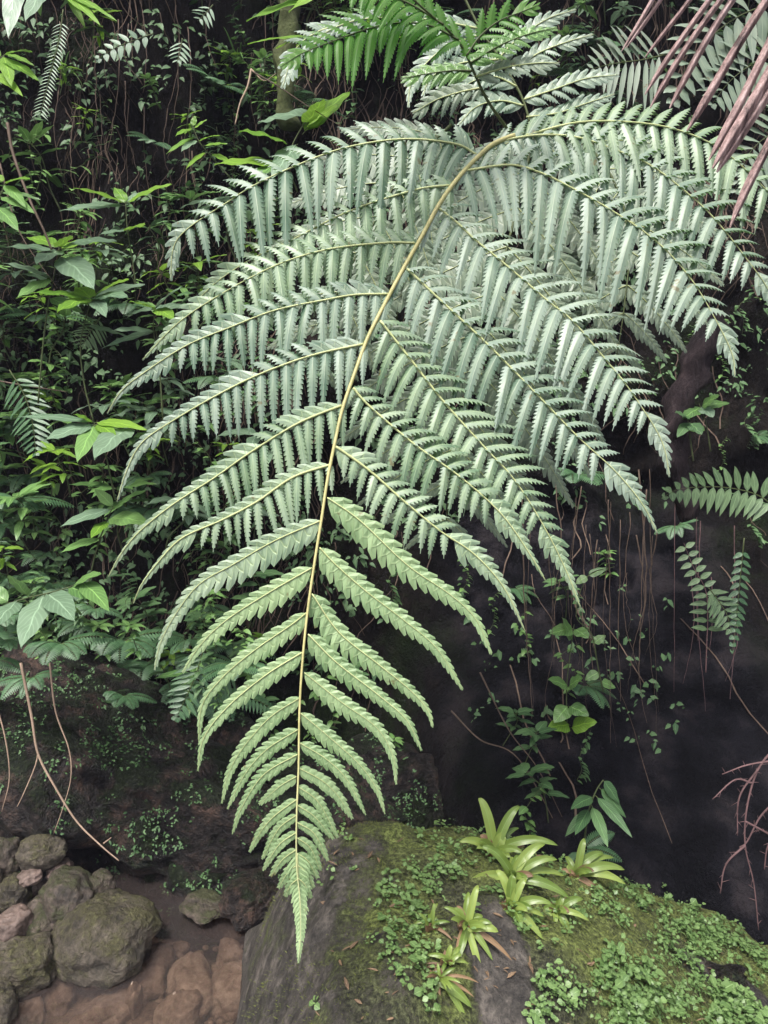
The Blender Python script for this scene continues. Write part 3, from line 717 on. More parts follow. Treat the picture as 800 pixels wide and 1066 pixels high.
one(top, [(486,58),(500,38),(520,22),(545,12),(560,6)], 1.45, 1.4, 34, 30, 12, 7, 2.4, FL, 3, hang=.2, away=.2)
one(top, [(490,66),(520,48),(550,36),(580,29)], 1.48, 1.5, 22, 16, 11, 7, 2.4, (m_leafA, m_costa_d), 4, hang=0)
one(top, [(496,80),(530,70),(560,66),(582,66)], 1.5, 1.5, 22, 16, 11, 7, 2.4, FB, 5, hang=0)
one(top, [(492,74),(470,74),(440,78),(418,82)], 1.5, 1.5, 24, 16, 11, 7, 2.4, (m_leafA, m_costa_d), 6, hang=0)
one(top, [(500,92),(480,96),(455,104),(430,118)], 1.54, 1.56, 26, 18, 11, 7, 2.4, FB, 7, hang=.3)
behind = thing('fern_frond', at(560, 112, 1.9), 'silvery fern frond with finger like pinnae behind the young frond at top', 'fern frond', 'tree fern fronds')
m = MB(); pts = catmull([at(x, y, 1.8) for x, y in [(552,128),(545,105),(535,85),(520,60),(500,30),(480,-10)]], 6)
tube(m, pts, [.003] * len(pts), 6); m.build('rachis', m_costa_d, behind)
for i, (p, lo) in enumerate([([(532,76),(560,56),(590,44),(618,36)], 20), ([(545,104),(575,94),(610,82),(644,78)], 22), ([(548,122),(580,118),(610,108),(640,98)], 22), ([(520,60),(540,40),(570,20),(600,10)], 18),
                            ([(545,110),(520,105),(495,112),(478,130)], 22), ([(538,90),(515,80),(490,86),(468,104)], 22), ([(520,62),(480,66),(450,80),(440,100)], 22), ([(500,36),(460,52),(430,84),(425,112)], 20),
                            ([(356,26),(330,34),(308,52),(294,92)], 26), ([(500,30),(440,20),(380,20),(340,34),(318,60)], 24)]):
    one(behind, p, 1.8, 1.78, lo, lo * .8, 11, 6, 2.3, FM, 60 + i, hang=.0 if lo < 24 else .3, fuse=.35)

# ------------------------------------------------------------------ dead palm leaflets at top right
palm = thing('palm_frond', at(800, -60, 1.1), 'dead pinkish brown palm frond with long narrow leaflets hanging in at the top right corner', 'palm frond')
m = MB(); pts = catmull([at(x, y, 1.08) for x, y in [(715,-120),(780,-90),(850,-40),(910,30),(950,110)]], 6)
tube(m, pts, [.008] * len(pts), 8); m.build('rachis', m_twig, palm)
for i, (x0, y0, x1, y1, w, dd) in enumerate([(755,-110,645,52,6,.0), (762,-105,651,50,5,.01), (790,-100,673,61,6,.0), (800,-95,674,100,8,.01), (812,-90,678,113,8,-.01), (822,-85,696,112,9,.0), (852,-70,713,135,11,-.02),
                                             (862,-60,737,166,11,-.03), (872,-50,743,176,13,-.04), (885,-40,749,181,14,-.03), (884,-10,762,238,11,-.05)]):
    w *= .8; m = MB(); n = 14; a = at(x0, y0, 1.08); b = at(x1, y1, 1.10 + dd); prev = None; s = 1.08 / FPX
    T = (b - a).normalized(); S = T.cross(VW).normalized()
    rr = random.Random(i)
    for k in range(n + 1):
        u = k / n; c = a.lerp(b, u) + S * (.004 * math.sin(u * 5 + i)) + G * (.02 * u * u - .02 * u) 
        ww = w * s * .5 * min(1, 2.6 * (1 - u) ** .6 + .18); fold = 1.0 + .2 * math.sin(i + u * 4)
        row = [m.add(c - S * ww - VW * ww * fold * .6, (0, u)), m.add(c - S * ww * .35 + VW * ww * .1, (.3, u)), m.add(c + VW * ww * .5, (.5, u)), m.add(c + S * ww * .4 + VW * ww * .05, (.7, u)), m.add(c + S * ww * 1.0 - VW * ww * fold * .9, (1, u))]
        if prev:
            for j in range(4): m.face(prev[j], prev[j + 1], row[j + 1], row[j])
        prev = row
    m.build('leaflet', m_palm, palm)

# ------------------------------------------------------------------ plants of the bank: prototypes (local frame, base at origin, z up, -y towards the stream)
def stem_and_leaves(root, stem_pts, leaves, leafm, stemm=m_stem, r=.003, each=False):
    m = MB(); tube(m, stem_pts, [r * (1 - .6 * i / len(stem_pts)) for i in range(len(stem_pts))], 5)
    mm = MB()
    for (b, d, L, W, dr, shape, rn) in leaves:
        k = mm
        if each: k = MB()
        k.rnd = rn; pet = b + d.normalized() * (.12 * L)
        tube(m, [b, pet], [r * .45, r * .35], 4)
        blade(k, pet, d, ZZ + VW * .25, L, W, dr, 8, shape, fold=.22, curl=.15, ncross=2)
        if each: k.build('leaf', leafm, root)
    m.build('stem', stemm, root)
    if not each: mm.build('foliage', leafm, root)
def sapling(seed, leafm, h=.28, nl=7, L=.13, W=.045, shape='lance', tiers=3, label='', each=False, lean=.3):
    r = random.Random(seed); root = thing('leafy_sapling', (0, 0, 0), label, 'plant', local=True)
    sp = catmull([Vector((0, 0, 0)), Vector((r.uniform(-.02, .02), -lean * h * .3, h * .4)), Vector((r.uniform(-.03, .03), -lean * h * .7, h * .75)), Vector((0, -lean * h, h))], 4)
    lv = []
    for t in range(tiers):
        c = sp[-1 - int(t * (len(sp) - 1) * .28)]; n = nl if t == 0 else max(2, nl // 2); a0 = r.uniform(0, 6)
        for k in range(n):
            a = a0 + k * 2.4 + r.uniform(-.3, .3); e = r.uniform(.05, .55) if t == 0 else r.uniform(-.2, .25)
            s = r.uniform(.7, 1.1) * (1 if t == 0 else .8)
            lv.append((c + ZZ * r.uniform(-.01, .005), Vector((math.cos(a), math.sin(a), e)), L * s, W * s, r.uniform(.15, .5), shape, r.random()))
    stem_and_leaves(root, sp, lv, leafm, each=each)
    return root
def vine(seed, leafm, h=.35, n=16, L=.05, W=.035, shape='ovate', label='', down=False):
    r = random.Random(seed); root = thing('climbing_plant', (0, 0, 0), label, 'plant', local=True)
    sg = -1 if down else 1
    sp = catmull([Vector((r.uniform(-.05, .05) * (i > 0), -.03 * (i > 0) + r.uniform(-.02, .02), sg * h * i / 4)) for i in range(5)], 5)
    lv = []
    for k in range(n):
        c = sp[int((k + .5) / n * (len(sp) - 1))]; a = r.uniform(-3.3, .2)
        lv.append((c, Vector((math.cos(a), math.sin(a), r.uniform(-.2, .4))), L * r.uniform(.6, 1.2), W * r.uniform(.7, 1.1), r.uniform(.2, .7), shape, r.random()))
    stem_and_leaves(root, sp, lv, leafm, r=.002)
    return root
def small_fern(seed, leafm, nf=5, L=.26, label='', npin=16, wmax=.055, spread=1.0, bip=False):
    r = random.Random(seed); root = thing('small_fern', (0, 0, 0), label, 'fern', local=True)
    for f in range(nf):
        a = -math.pi / 2 + (f - (nf - 1) / 2) * (2.2 * spread / max(1, nf - 1)) + r.uniform(-.2, .2) if nf > 1 else -math.pi / 2
        el = r.uniform(.3, .9); d = Vector((math.cos(a), math.sin(a), el)).normalized(); l = L * r.uniform(.75, 1.1); dr = r.uniform(.35, .75)
        ms = MB(); mf = MB(); cp = []
        for i in range(15):
            u = i / 14; cp.append(d * (l * u) + G * (dr * l * u * u))
        tube(ms, cp, [.0016 * (1 - .7 * i / 15) for i in range(15)], 4)
        for k in range(npin):
            u = .14 + .84 * k / npin; c = d * (l * u) + G * (dr * l * u * u); T = (d + G * (2 * dr * u)).normalized()
            S = T.cross(ZZ + VW * .3).normalized(); w = wmax * (l / L) * (math.sin(math.pi * min(1, .12 + u * .9)) ** .8 + .05)
            for sg in (-1, 1):
                mf.rnd = r.random(); D = (S * sg + T * .45 + G * .15).normalized()
                blade(mf, c, D, S.cross(T) + VW * .4 if S.cross(T).z > 0 else T.cross(S) + VW * .4, w, l / npin * .78, .15, 4, 'lance' if not bip else 'ovate', fold=.1)
        fr = mf.build('frond', leafm, root); ms.build('midrib', m_costa_d, fr)
    return root
def grassy(seed, leafm, n=14, L=.3, W=.012, label=''):
    r = random.Random(seed); root = thing('grass_tuft', (0, 0, 0), label, 'plant', local=True); m = MB()
    for k in range(n):
        a = r.uniform(-3.4, .3); m.rnd = r.random()
        blade(m, Vector((r.uniform(-.02, .02), 0, 0)), Vector((math.cos(a), math.sin(a), r.uniform(.4, 1.4))), ZZ + VW * .3, L * r.uniform(.6, 1.1), W, r.uniform(.4, 1.0), 8, 'grass', fold=.3)
    m.build('blades', leafm, root); return root

def place(o, p, s=1.0, rz=0.0, tilt=0.0, label=None, group=None, rx=0.0):
    o.location = p; o.scale = (s, s, s); o.rotation_euler = (rx, tilt, rz)
    if label: o['label'] = label
    if group: o['group'] = group
    return o

# filler vegetation: prototypes, then copies
protos = {
 'sapA': (lambda: sapling(1, m_leafA, .22, 7, .12, .042, 'lance', 3), 'mid green long leaved seedling in the undergrowth of the bank', 'long leaved seedlings on the bank'),
 'sapB': (lambda: sapling(2, m_leafC, .2, 7, .10, .045, 'ovate', 3), 'dark green broad leaved seedling in the undergrowth of the bank', 'broad leaved seedlings on the bank'),
 'sapC': (lambda: sapling(3, m_leafA, .16, 8, .075, .03, 'ovate', 4), 'small leaved green seedling in the undergrowth of the bank', 'small leaved seedlings on the bank'),
 'vineA': (lambda: vine(4, m_leafC, .34, 20, .055, .03), 'dark leaved climber spreading over the soil of the bank', 'dark climbers on the bank'),
 'vineB': (lambda: vine(5, m_leafA, .3, 18, .045, .026), 'green climber spreading over the soil of the bank', 'green climbers on the bank'),
 'fernA': (lambda: small_fern(6, m_fernD, 6, .26), 'small dark green fern growing out of the bank', 'small ferns on the bank'),
 'fernB': (lambda: small_fern(7, m_fernD, 5, .2, npin=18, wmax=.04, bip=True), 'small feathery fern growing low on the bank', 'feathery ferns on the bank'),
 'sapD': (lambda: sapling(8, m_leafP, .2, 6, .11, .05, 'ovate', 2), 'pale green broad leaved seedling in the undergrowth of the bank', 'pale seedlings on the bank'),
 'sapE': (lambda: sapling(10, m_leafB, .14, 6, .085, .034, 'lance', 3), 'lime', 'lime leaved seedlings on the bank'),
 'grass': (lambda: grassy(9, m_leafA), 'tuft of arching grass like leaves on the bank', 'grass tufts on the bank'),
}
used = {}; fillers = []
def put(kind, px, py, s, rz=0.0, off=.04, tilt=0.0, label=None, group=None, cat=None, d=None):
    if kind not in used:
        fn, lab, gr = protos[kind]; o = fn(); o['label'] = lab; o['group'] = gr; used[kind] = o; c = o
        first[kind] = False
    else: c = copy_tree(used[kind])
    p = at(px, py, d) if d else on_bank(px, py)
    p = p + Vector((0, -off, 0))
    place(c, p, s, rz, tilt)
    c['label'] = label or protos[kind][1]; c['group'] = protos[kind][2]; fillers.append((c, kind, px, py))
    if group: c['group'] = group
    return c
first = {}
rf = random.Random(99)
def scatter(n, box, kinds, smin=.7, smax=1.25, offmax=.3):
    for k in range(n):
        px = rf.uniform(box[0], box[2]); py = rf.uniform(box[1], box[3])
        put(rf.choice(kinds), px, py + 25, rf.uniform(smin, smax), rf.uniform(-.8, .8), rf.uniform(0, offmax), rf.uniform(-.3, .3))
scatter(125, (-20, 200, 290, 690), ['sapE', 'sapA', 'sapA', 'sapB', 'sapC', 'vineB', 'fernA', 'fernB', 'sapD', 'sapD', 'vineA'], .7, 1.25, .4)
scatter(42, (-20, 460, 260, 700), ['sapB', 'sapC', 'vineA', 'fernB', 'fernA'], .6, 1.0, .25)
scatter(34, (-20, 0, 300, 230), ['sapC', 'vineB', 'vineA', 'fernA', 'sapB', 'grass', 'sapE'], .5, .95, .15)
scatter(46, (270, -20, 820, 130), ['sapA', 'sapE', 'sapC', 'fernA', 'sapD', 'vineB'], .7, 1.2, .3)
scatter(30, (200, 560, 660, 860), ['vineA', 'vineB', 'sapC', 'fernB', 'sapB'], .5, .9, .2)
scatter(16, (680, 280, 800, 560), ['vineA', 'vineB', 'sapC', 'fernB'], .45, .75, .15)
scatter(12, (330, 130, 700, 560), ['sapB', 'fernA', 'vineA'], .9, 1.3, .2)
scatter(8, (0, 690, 260, 800), ['vineA', 'fernB'], .3, .5, .1)
for k in range(26):          # plants overhanging the rock face
    px = rf.uniform(-15, 270); py = rf.uniform(630, 720 if px < 120 else 750)
    put(rf.choice(['vineA', 'fernB', 'sapC', 'vineB', 'fernA']), px, py, rf.uniform(.35, .7), rf.uniform(-.6, .6), .0, rf.uniform(-.3, .3), d=rf.uniform(2.3, 2.45))

fib = MB(); lit = MB(); rc = random.Random(17)
def bank_n(p):
    e = .05; return Vector((bank_y(p.x + e, p.z) - bank_y(p.x - e, p.z), -2 * e, bank_y(p.x, p.z + e) - bank_y(p.x, p.z - e))).normalized()
for k in range(5200):
    x = rc.uniform(-2.3, 2.0); z = rc.uniform(.3, 3.5)
    if x > -.2 and z < 2 and rc.random() < .85: continue
    if noise.noise(Vector((x * 2.2, z * 1.6, 9))) + rc.uniform(-.3, .3) < -.05: continue
    p = Vector((x, bank_y(x, z) - .01, z)); L = rc.uniform(.06, .3); fib.rnd = rc.random(); prev = None; dx = rc.gauss(0, .35); w = rc.uniform(.0008, .003); n = 6; ph = rc.uniform(0, 6)
    for i in range(n + 1):
        u = i / n; q = Vector((x + dx * L * u + .012 * math.sin(ph + u * 7), 0, z - L * u)); q.y = bank_y(q.x, q.z) - .012 - .03 * math.sin(u * 3.14) * rc.uniform(.5, 1)
        a = fib.add(q - RT * w); b = fib.add(q + RT * w - Vector((0, w, 0)))
        if prev: fib.face(prev[0], prev[1], b, a)
        prev = (a, b)
m_fib = plain_mat('root_fibre', [(.3, (.025, .016, .012)), (.5, (.07, .048, .036)), (.7, (.16, .115, .085))], scale=3, rough=.85, bump=.2, bdist=.002)
tag(fib.build('root_fibres', m_fib), 'tangle of dead brown root fibres hanging over the soil of the bank', 'roots', kind='stuff')
for k in range(5200):
    x = rc.uniform(-2.3, 2.0); z = rc.uniform(.35, 3.4)
    v = noise.noise(Vector((x * 2.7, z * 2.7, 21))) + rc.uniform(-.25, .25)
    if v < (.1 if x > -.3 else -.02): continue
    if x > .4 and z < 1.3 and v < .3: continue
    p = Vector((x, bank_y(x, z) - rc.uniform(.01, .05), z)); n_ = rc.randint(2, 4)
    for j in range(n_):
        lit.rnd = rc.random(); a = rc.uniform(0, 6.28); L = rc.uniform(.012, .04)
        blade(lit, p + Vector((rc.uniform(-.02, .02), rc.uniform(-.02, 0), rc.uniform(-.02, .02))), Vector((math.cos(a), -.5, math.sin(a) * .7)), Vector((0, -.8, .6)), L, L * rc.uniform(.4, .7), .4, 3, 'ovate', fold=.2)
tag(lit.build('ground_cover', m_leafC), 'small dark leaved ground cover scattered over the soil of the bank', 'ground cover', kind='stuff')

# ------------------------------------------------------------------ named plants of the photograph
def leafset(name, label, cat, stem, leaves, leafm, shape='lance', d=2.3, r=.0028, stemm=m_stem, group=None):
    """stem: pixel polyline; leaves: (base x, y, tip x, y, width px, depth change, droop) each built as a leaf of its own"""
    st = [at(x, y, d) for x, y in stem]
    root = thing(name, st[0], label, cat, group); m = MB(); sp = catmull(st, 5)
    tube(m, sp, [r * (1 - .55 * i / len(sp)) for i in range(len(sp))], 6)
    for i, lf in enumerate(leaves):
        x0, y0, x1, y1, w, dz = lf[:6]; lm = lf[6] if len(lf) > 6 else leafm
        a = at(x0, y0, d); b = at(x1, y1, d + dz); dv = b - a; L = dv.length; dr = .14
        D = (dv - G * (dr * L)); k = MB(); k.rnd = (i * .37) % 1
        tube(m, [a, a + D * .1], [r * .5, r * .4], 5)
        up = (ZZ * 1.0 + VW * .75)
        blade(k, a + D * .06, D, up, D.length, w * d / FPX, dr, 10, shape, fold=.25, curl=.2, ncross=2)
        k.build('leaf', lm, root)
    m.build('stem', stemm, root)
    return root
leafset('leafy_sapling', 'slender sapling with bright spreading leaves against the dark bank at upper left', 'plant', [(142,300),(138,270),(133,240),(131,212)],
        [(131,214,66,220,20,-.05), (131,212,80,197,18,-.1,m_leafB), (131,212,176,193,22,-.05,m_leafB), (131,212,120,196,14,.05,m_leafB), (133,240,149,236,22,-.1,m_leafB), (131,212,150,200,12,.1), (134,240,105,245,12,-.1)], m_leafP)
leafset('leafy_sapling', 'sapling with a yellow green parasol of leaves left of the frond', 'plant', [(98,440),(88,400),(84,360),(90,330),(96,312)],
        [(96,312,36,306,24,-.15,m_leafB), (96,312,62,325,26,-.2,m_leafB), (96,310,132,292,22,-.1,m_leafB), (96,312,131,310,26,-.15,m_leafP), (96,310,148,297,20,.05), (96,312,80,300,22,.1,m_leafB), (96,312,110,330,18,-.2), (94,318,70,305,20,.1,m_leafB), (90,340,130,350,20,.1)], m_leafP, d=2.2)
leafset('leafy_sapling', 'tall sapling with grey green drooping leaves at the left edge', 'plant', [(40,420),(44,370),(50,320),(60,270),(62,258)],
        [(62,262,10,258,22,-.1), (62,258,30,248,20,.1,m_leafB), (62,258,72,247,22,-.1,m_leafB), (62,258,118,252,22,-.1), (62,268,96,300,36,-.2), (62,262,40,275,28,-.15), (62,260,100,250,18,.1,m_leafB), (55,290,6,275,22,-.1), (55,290,20,310,22,-.1,m_leafA), (50,310,84,325,20,0,m_leafA)], m_leafP, d=2.25)
leafset('leafy_sapling', 'yellowish leaved sapling with thin stems just left of the frond tips', 'plant', [(170,440),(166,380),(160,345),(161,322)],
        [(161,322,188,300,22,-.1), (161,322,136,315,22,-.1,m_leafB), (161,322,180,332,20,-.1,m_leafB), (161,322,130,330,18,.1), (161,324,196,318,20,.1), (163,345,118,345,16,-.1), (163,345,110,362,14,0)], m_leafP, d=2.2)
leafset('leafy_sapling', 'low plant with a long oval pale leaf and lime leaves left of the frond', 'plant', [(120,520),(112,480),(104,455),(98,440)],
        [(98,440,23,435,14,-.1,m_leafP), (100,442,50,458,26,-.1,m_leafP), (98,440,150,448,16,-.1,m_leafB), (98,440,78,432,14,-.05,m_leafB), (100,442,82,480,24,-.15), (135,445,101,477,36,-.25,m_leafP), (100,442,120,455,16,-.1,m_leafB)], m_leafA, d=2.15)
leafset('leafy_sapling', 'plant with two arching lance leaves above the fern shadows at mid left', 'plant', [(90,620),(100,575),(112,540),(118,528)],
        [(118,530,66,548,18,-.1,m_leafP), (118,530,150,512,18,-.1), (112,540,152,545,26,-.1), (112,542,96,560,16,-.1,m_leafB), (105,560,66,575,14,-.1), (118,528,100,510,14,0)], m_leafA, d=2.2)
leafset('leafy_sapling', 'broad leaved plant with insect bitten pale leaves at the lower left edge', 'plant', [(-20,640),(20,625),(48,618),(70,612),(84,606)],
        [(20,625,-8,655,28,-.15,m_leafP), (48,618,76,645,30,-.2,m_leafP), (48,618,24,672,34,-.2,m_leafP), (70,612,108,625,22,-.1), (76,610,104,598,18,-.1), (30,622,10,600,20,-.1), (84,606,112,635,22,-.2,m_leafA), (10,628,-20,610,22,0), (60,615,84,640,20,.1)], m_leafA, d=2.1)
leafset('leafy_sapling', 'small bright shoot with pointed leaves in the upper left centre', 'plant', [(240,185),(222,165),(208,148),(201,132)],
        [(201,132,203,121,8,0,m_leafB), (201,134,184,142,10,-.1), (202,134,215,125,8,0), (204,142,175,160,10,-.05), (206,148,228,142,10,-.1), (205,146,190,158,12,-.1,m_leafP), (212,152,236,150,10,0), (220,160,240,172,10,-.1), (215,158,195,176,8,-.1)], m_leafB, d=2.4)
leafset('broad_leaf_plant', 'plant with large glossy bluish and green oval leaves above the left pinnae', 'plant', [(310,200),(300,170),(310,140),(330,112)],
        [(300,150,252,138,34,-.1,m_leafB), (330,118,272,128,34,.05,m_leafP), (300,172,228,172,28,-.1,m_leafB), (305,168,262,186,24,-.1), (320,130,336,105,26,-.1,m_leafB), (318,135,350,110,24,0,m_leafB), (310,150,285,186,26,-.1,m_leafP), (315,140,362,98,26,.1,m_leafB)], m_leafA, shape='ovate', d=2.05)
leafset('broad_leaf_plant', 'plant with big bright leaves at the top edge behind the young frond', 'plant', [(330,60),(320,20),(350,-20),(370,-40)],
        [(345,-5,262,22,24,-.1,m_leafB), (360,-20,270,-2,22,-.1,m_leafB), (370,-25,305,12,26,-.1,m_leafB), (365,-20,420,8,26,0,m_leafB), (355,10,395,30,26,.1,m_leafB), (335,35,290,50,20,.1), (335,40,262,46,16,.1)], m_leafB, d=2.0)
leafset('leafy_sapling', 'bright drooping leaves hanging in at the top left corner', 'plant', [(-20,-40),(20,-30),(50,-15),(70,-5)],
        [(20,-30,10,38,26,-.1,m_leafP), (50,-15,28,22,24,-.1,m_leafP), (60,-10,102,26,14,-.1), (60,-10,95,8,16,0), (55,-10,118,22,12,-.1), (70,-5,88,28,10,0), (30,-25,42,15,16,.1,m_leafA)], m_leafB, d=1.9)
leafset('leafy_sapling', 'lime green leaves poking in at the left edge near the top', 'plant', [(-30,110),(-15,80),(0,62),(8,55)],
        [(0,62,38,84,16,-.1), (4,58,32,55,14,-.1), (4,58,12,90,16,-.1), (0,62,-14,44,14,0), (6,56,34,68,12,0), (-10,75,22,100,14,-.1)], m_leafB, d=1.95)
leafset('leafy_sapling', 'leafy shoots at the left edge below the leaning branch', 'plant', [(-20,260),(-10,230),(0,205),(6,190)],
        [(4,192,30,187,16,-.1,m_leafB), (4,192,26,216,14,-.1), (0,205,34,222,16,-.1), (0,200,40,208,12,0), (-5,215,18,240,18,-.1), (4,190,-10,180,14,0,m_leafB)], m_leafA, d=2.1)
leafset('climbing_plant', 'climber with round paired leaves on the dark rock below the right pinnae', 'plant', [(596,830),(592,780),(590,720),(594,680),(598,650)],
        [(598,655,574,660,17,-.05), (598,655,612,664,16,-.05), (596,668,586,644,14,-.05), (592,715,572,708,15,-.05), (592,715,606,706,15,-.05), (592,735,578,752,18,-.05), (592,735,612,745,18,-.05), (594,755,572,758,18,-.05,m_leafB), (594,758,620,752,20,-.05,m_leafB), (595,780,576,776,16,0), (595,785,618,790,16,0), (596,805,580,815,16,0)], m_leafA, shape='ovate', d=2.6)
leafset('climbing_plant', 'small glossy leaves on a thin stem at the right of the dark hollow', 'plant', [(740,470),(735,440),(728,420)],
        [(730,424,712,436,16,-.05), (730,424,748,412,18,-.05), (730,424,742,434,18,-.05,m_leafP), (730,424,758,420,14,0), (735,445,716,448,14,0)], m_leafA, shape='ovate', d=2.6)
leafset('climbing_plant', 'dark round leaves on the shaded trunk at the right', 'plant', [(722,480),(718,450),(716,435)],
        [(718,436,704,430,14,-.05), (718,440,730,452,18,-.05), (718,440,706,455,12,-.05)], m_leafC, shape='ovate', d=2.55)
leafset('climbing_plant', 'thin runner with small leaves beside the dark cleft', 'plant', [(628,720),(622,690),(616,660),(600,640),(612,600),(640,590)],
        [(612,600,632,592,10,0), (612,600,600,608,10,0), (618,670,630,662,10,0), (624,700,610,708,12,0), (626,710,640,716,12,0)], m_leafA, shape='ovate', d=2.6)
leafset('broad_leaf_plant', 'plant with long drooping leaves just above the boulder, right of the bromeliads', 'plant', [(606,900),(612,850),(620,825),(628,812)],
        [(618,830,596,842,14,-.1,m_leafC), (620,828,656,870,13,-.1,m_leafC), (624,820,650,850,14,0), (628,812,644,836,14,0), (612,845,590,870,12,0,m_leafC), (616,838,632,880,14,-.1), (614,842,600,868,14,-.1)], m_leafC, d=2.0)

def fern_at(label, rach, d, npin, wl, leafm, stemm=m_costa_d, seed=0, r=.0022, wfrac=.8, shape='lance', prof=None, group=None, cat='fern', ang=.35, d1=None, name='small_fern'):
    """once pinnate frond along a pixel polyline"""
    prof = prof or (lambda u: math.sin(math.pi * min(1, .2 + u * .8)) ** .8 + .06)
    n = len(rach); d1 = d if d1 is None else d1
    pts = catmull([at(x, y, d + (d1 - d) * i / (n - 1)) for i, (x, y) in enumerate(rach)], 8)
    root = thing(name, pts[0], label, cat, group); m = MB(); tube(m, pts, [r * (1 - .75 * i / len(pts)) for i in range(len(pts))], 6); m.build('stalk', stemm, root)
    cs, Lt = arc_resample(pts, lambda t: (pts[-1] - pts[0]).length / npin * 1.05); rr = random.Random(seed); mf = MB()
    for i, (p, T, t) in enumerate(cs[:-1]):
        if t < .1: continue
        for sg in (-1, 1):
            S = T.cross(VW).normalized() * sg; D = (S + T * ang + G * .2 + VW * .1 + Vector((rr.uniform(-.1, .1), rr.uniform(-.1, .1), rr.uniform(-.1, .1)))).normalized(); mf.rnd = rr.random()
            L = wl * d / FPX * prof(t) * rr.uniform(.85, 1.1)
            blade(mf, p, D, VW + ZZ * .7, L, Lt / npin * wfrac, .15, 6, shape, fold=.15, ncross=1)
    mf.build('frond', leafm, root)
    return root
fern_at('pale drooping fern frond reaching in from the right edge', [(815,535),(790,516),(760,508),(730,507),(705,510),(690,518)], 2.3, 15, 26, m_fernP, seed=3, wfrac=1.0)
fern_at('small ladder like fern with a reddish stem on the dark rock at right', [(735,700),(736,670),(737,645),(735,615),(722,590),(712,565)], 2.55, 16, 22, m_fernP, stemm=m_twig_r, seed=4, prof=lambda u: 0.01 if u < .32 else 1 - .4 * u)
fern_at('short fern frond crossing the ladder like fern', [(738,612),(748,625),(757,640),(762,660)], 2.5, 8, 18, m_fernP, seed=5)
fern_at('mossy hanging fern strand at the right edge', [(775,560),(770,610),(766,650),(762,680)], 2.5, 16, 12, m_fernD, seed=6)
fern_at('dark fern frond in the lower left centre behind the frond tips', [(215,665),(205,700),(192,730),(182,750)], 2.35, 13, 26, m_fernD, seed=7, cat='fern')
fern_at('dark fern frond beside the left pinnae tips', [(250,690),(232,705),(215,722),(205,745)], 2.4, 12, 24, m_fernD, seed=8)
fern_at('feathery dark fern at the left edge in the shade', [(10,385),(25,410),(34,440),(38,475)], 2.3, 16, 26, m_fernD, seed=9)
fern_at('small arched fern under the yellow green sapling', [(105,330),(98,340),(90,352),(86,362)], 2.3, 10, 20, m_fernP, seed=10)
fern_at('grey green hanging club moss strand near the top left corner', [(66,10),(62,40),(52,80),(42,120)], 2.1, 32, 10, m_leafP, seed=11, wfrac=.5, prof=lambda u: 1)
fern_at('pinnate leafed twig below the top edge, upper left', [(160,35),(140,42),(120,50),(98,64)], 2.4, 8, 14, m_leafP, seed=12)
fern_at('silvery leaflet spray in the upper left thicket', [(222,5),(214,14),(206,22)], 2.4, 5, 14, m_leafP, seed=13)
fern_at('pale fern spray hanging in the upper left thicket', [(190,40),(188,52),(184,66)], 2.4, 6, 14, m_leafP, seed=14)
for i, (r_, lab) in enumerate([([(835,0),(790,8),(750,30),(715,70),(700,110)], 'large grey green fern frond behind the dead palm leaflets'),
                 ([(840,60),(800,60),(765,80),(740,110)], 'fern frond at the right edge behind the pink leaflets'),
                 ([(700,55),(670,62),(640,66),(615,72)], 'dull fern frond left of the palm leaflets near the top'),
                 ([(850,120),(810,135),(780,160),(765,200)], 'grey fern frond low at the right edge behind the palm leaflets')]):
    fern_at(lab, r_, 2.1, 13, 46, m_frond_back, seed=30 + i, wfrac=.95, cat='fern frond', name='fern_frond')

# ------------------------------------------------------------------ bromeliads and creepers on the boulder
def bromeliad(px, py, leaves, label, dead=0):
    b = on_boulder(px, py); d = (b - CAM).dot(FW)
    root = thing('bromeliad', b, label, 'bromeliad', 'bromeliads on the boulder'); nb = boulder_n(b.x, b.y)
    c = b + nb * .008
    for i, lf in enumerate(leaves):
        x1, y1, w = lf[:3]; dz = lf[3] if len(lf) > 3 else -.02; mm = lf[4] if len(lf) > 4 else m_brom
        tip = at(px + (x1 - px) * 1.25, py + (y1 - py) * 1.2, d + dz); dv = tip - c; dr = .5; L = dv.length; D = dv - G * dr * L
        k = MB(); k.rnd = (i * .41 + px * .13) % 1
        blade(k, c + Vector((.004 * math.cos(i * 2.3), .004 * math.sin(i * 2.3), 0)), D, ZZ * .6 + VW, D.length, w * .66 * d / FPX, dr, 12, 'strap', fold=.35, ncross=2)
        k.build('leaf', mm, root)
    rb_ = random.Random(px); R0 = max(((lf[0] - px) ** 2 + (lf[1] - py) ** 2) ** .5 for lf in leaves) * .72 * d / FPX
    for j in range(10):
        a = rb_.uniform(0, 6.28); k = MB(); k.rnd = rb_.uniform(0, .5); blade(k, c, nb * .9 + Vector((math.cos(a), math.sin(a), .3)) * .8, ZZ * .6 + VW, R0 * rb_.uniform(.6, 1), leaves[0][2] * .58 * d / FPX, .45, 8, 'strap', fold=.35, ncross=2); k.build('leaf', m_brom_d if j > 7 else m_brom, root)
    k = MB()
    for j in range(7):
        a = j * .9; k.rnd = j / 7; blade(k, b - nb * .004, Vector((math.cos(a) * .5, math.sin(a) * .5, .9)), VW, .028, .016, .1, 4, 'ovate', fold=.3)
    k.build('base', m_brom_d, root)
D_ = m_brom_d
bromeliad(512, 892, [(500,828,16,.02), (506,832,12,.03), (536,836,15,.02), (484,874,13,-.02), (569,875,14,-.03), (523,866,18,.0), (535,862,9,.02), (540,884,12,-.04), (498,880,10,-.03)], 'tallest bromeliad with two upright leaves at the crest of the boulder')
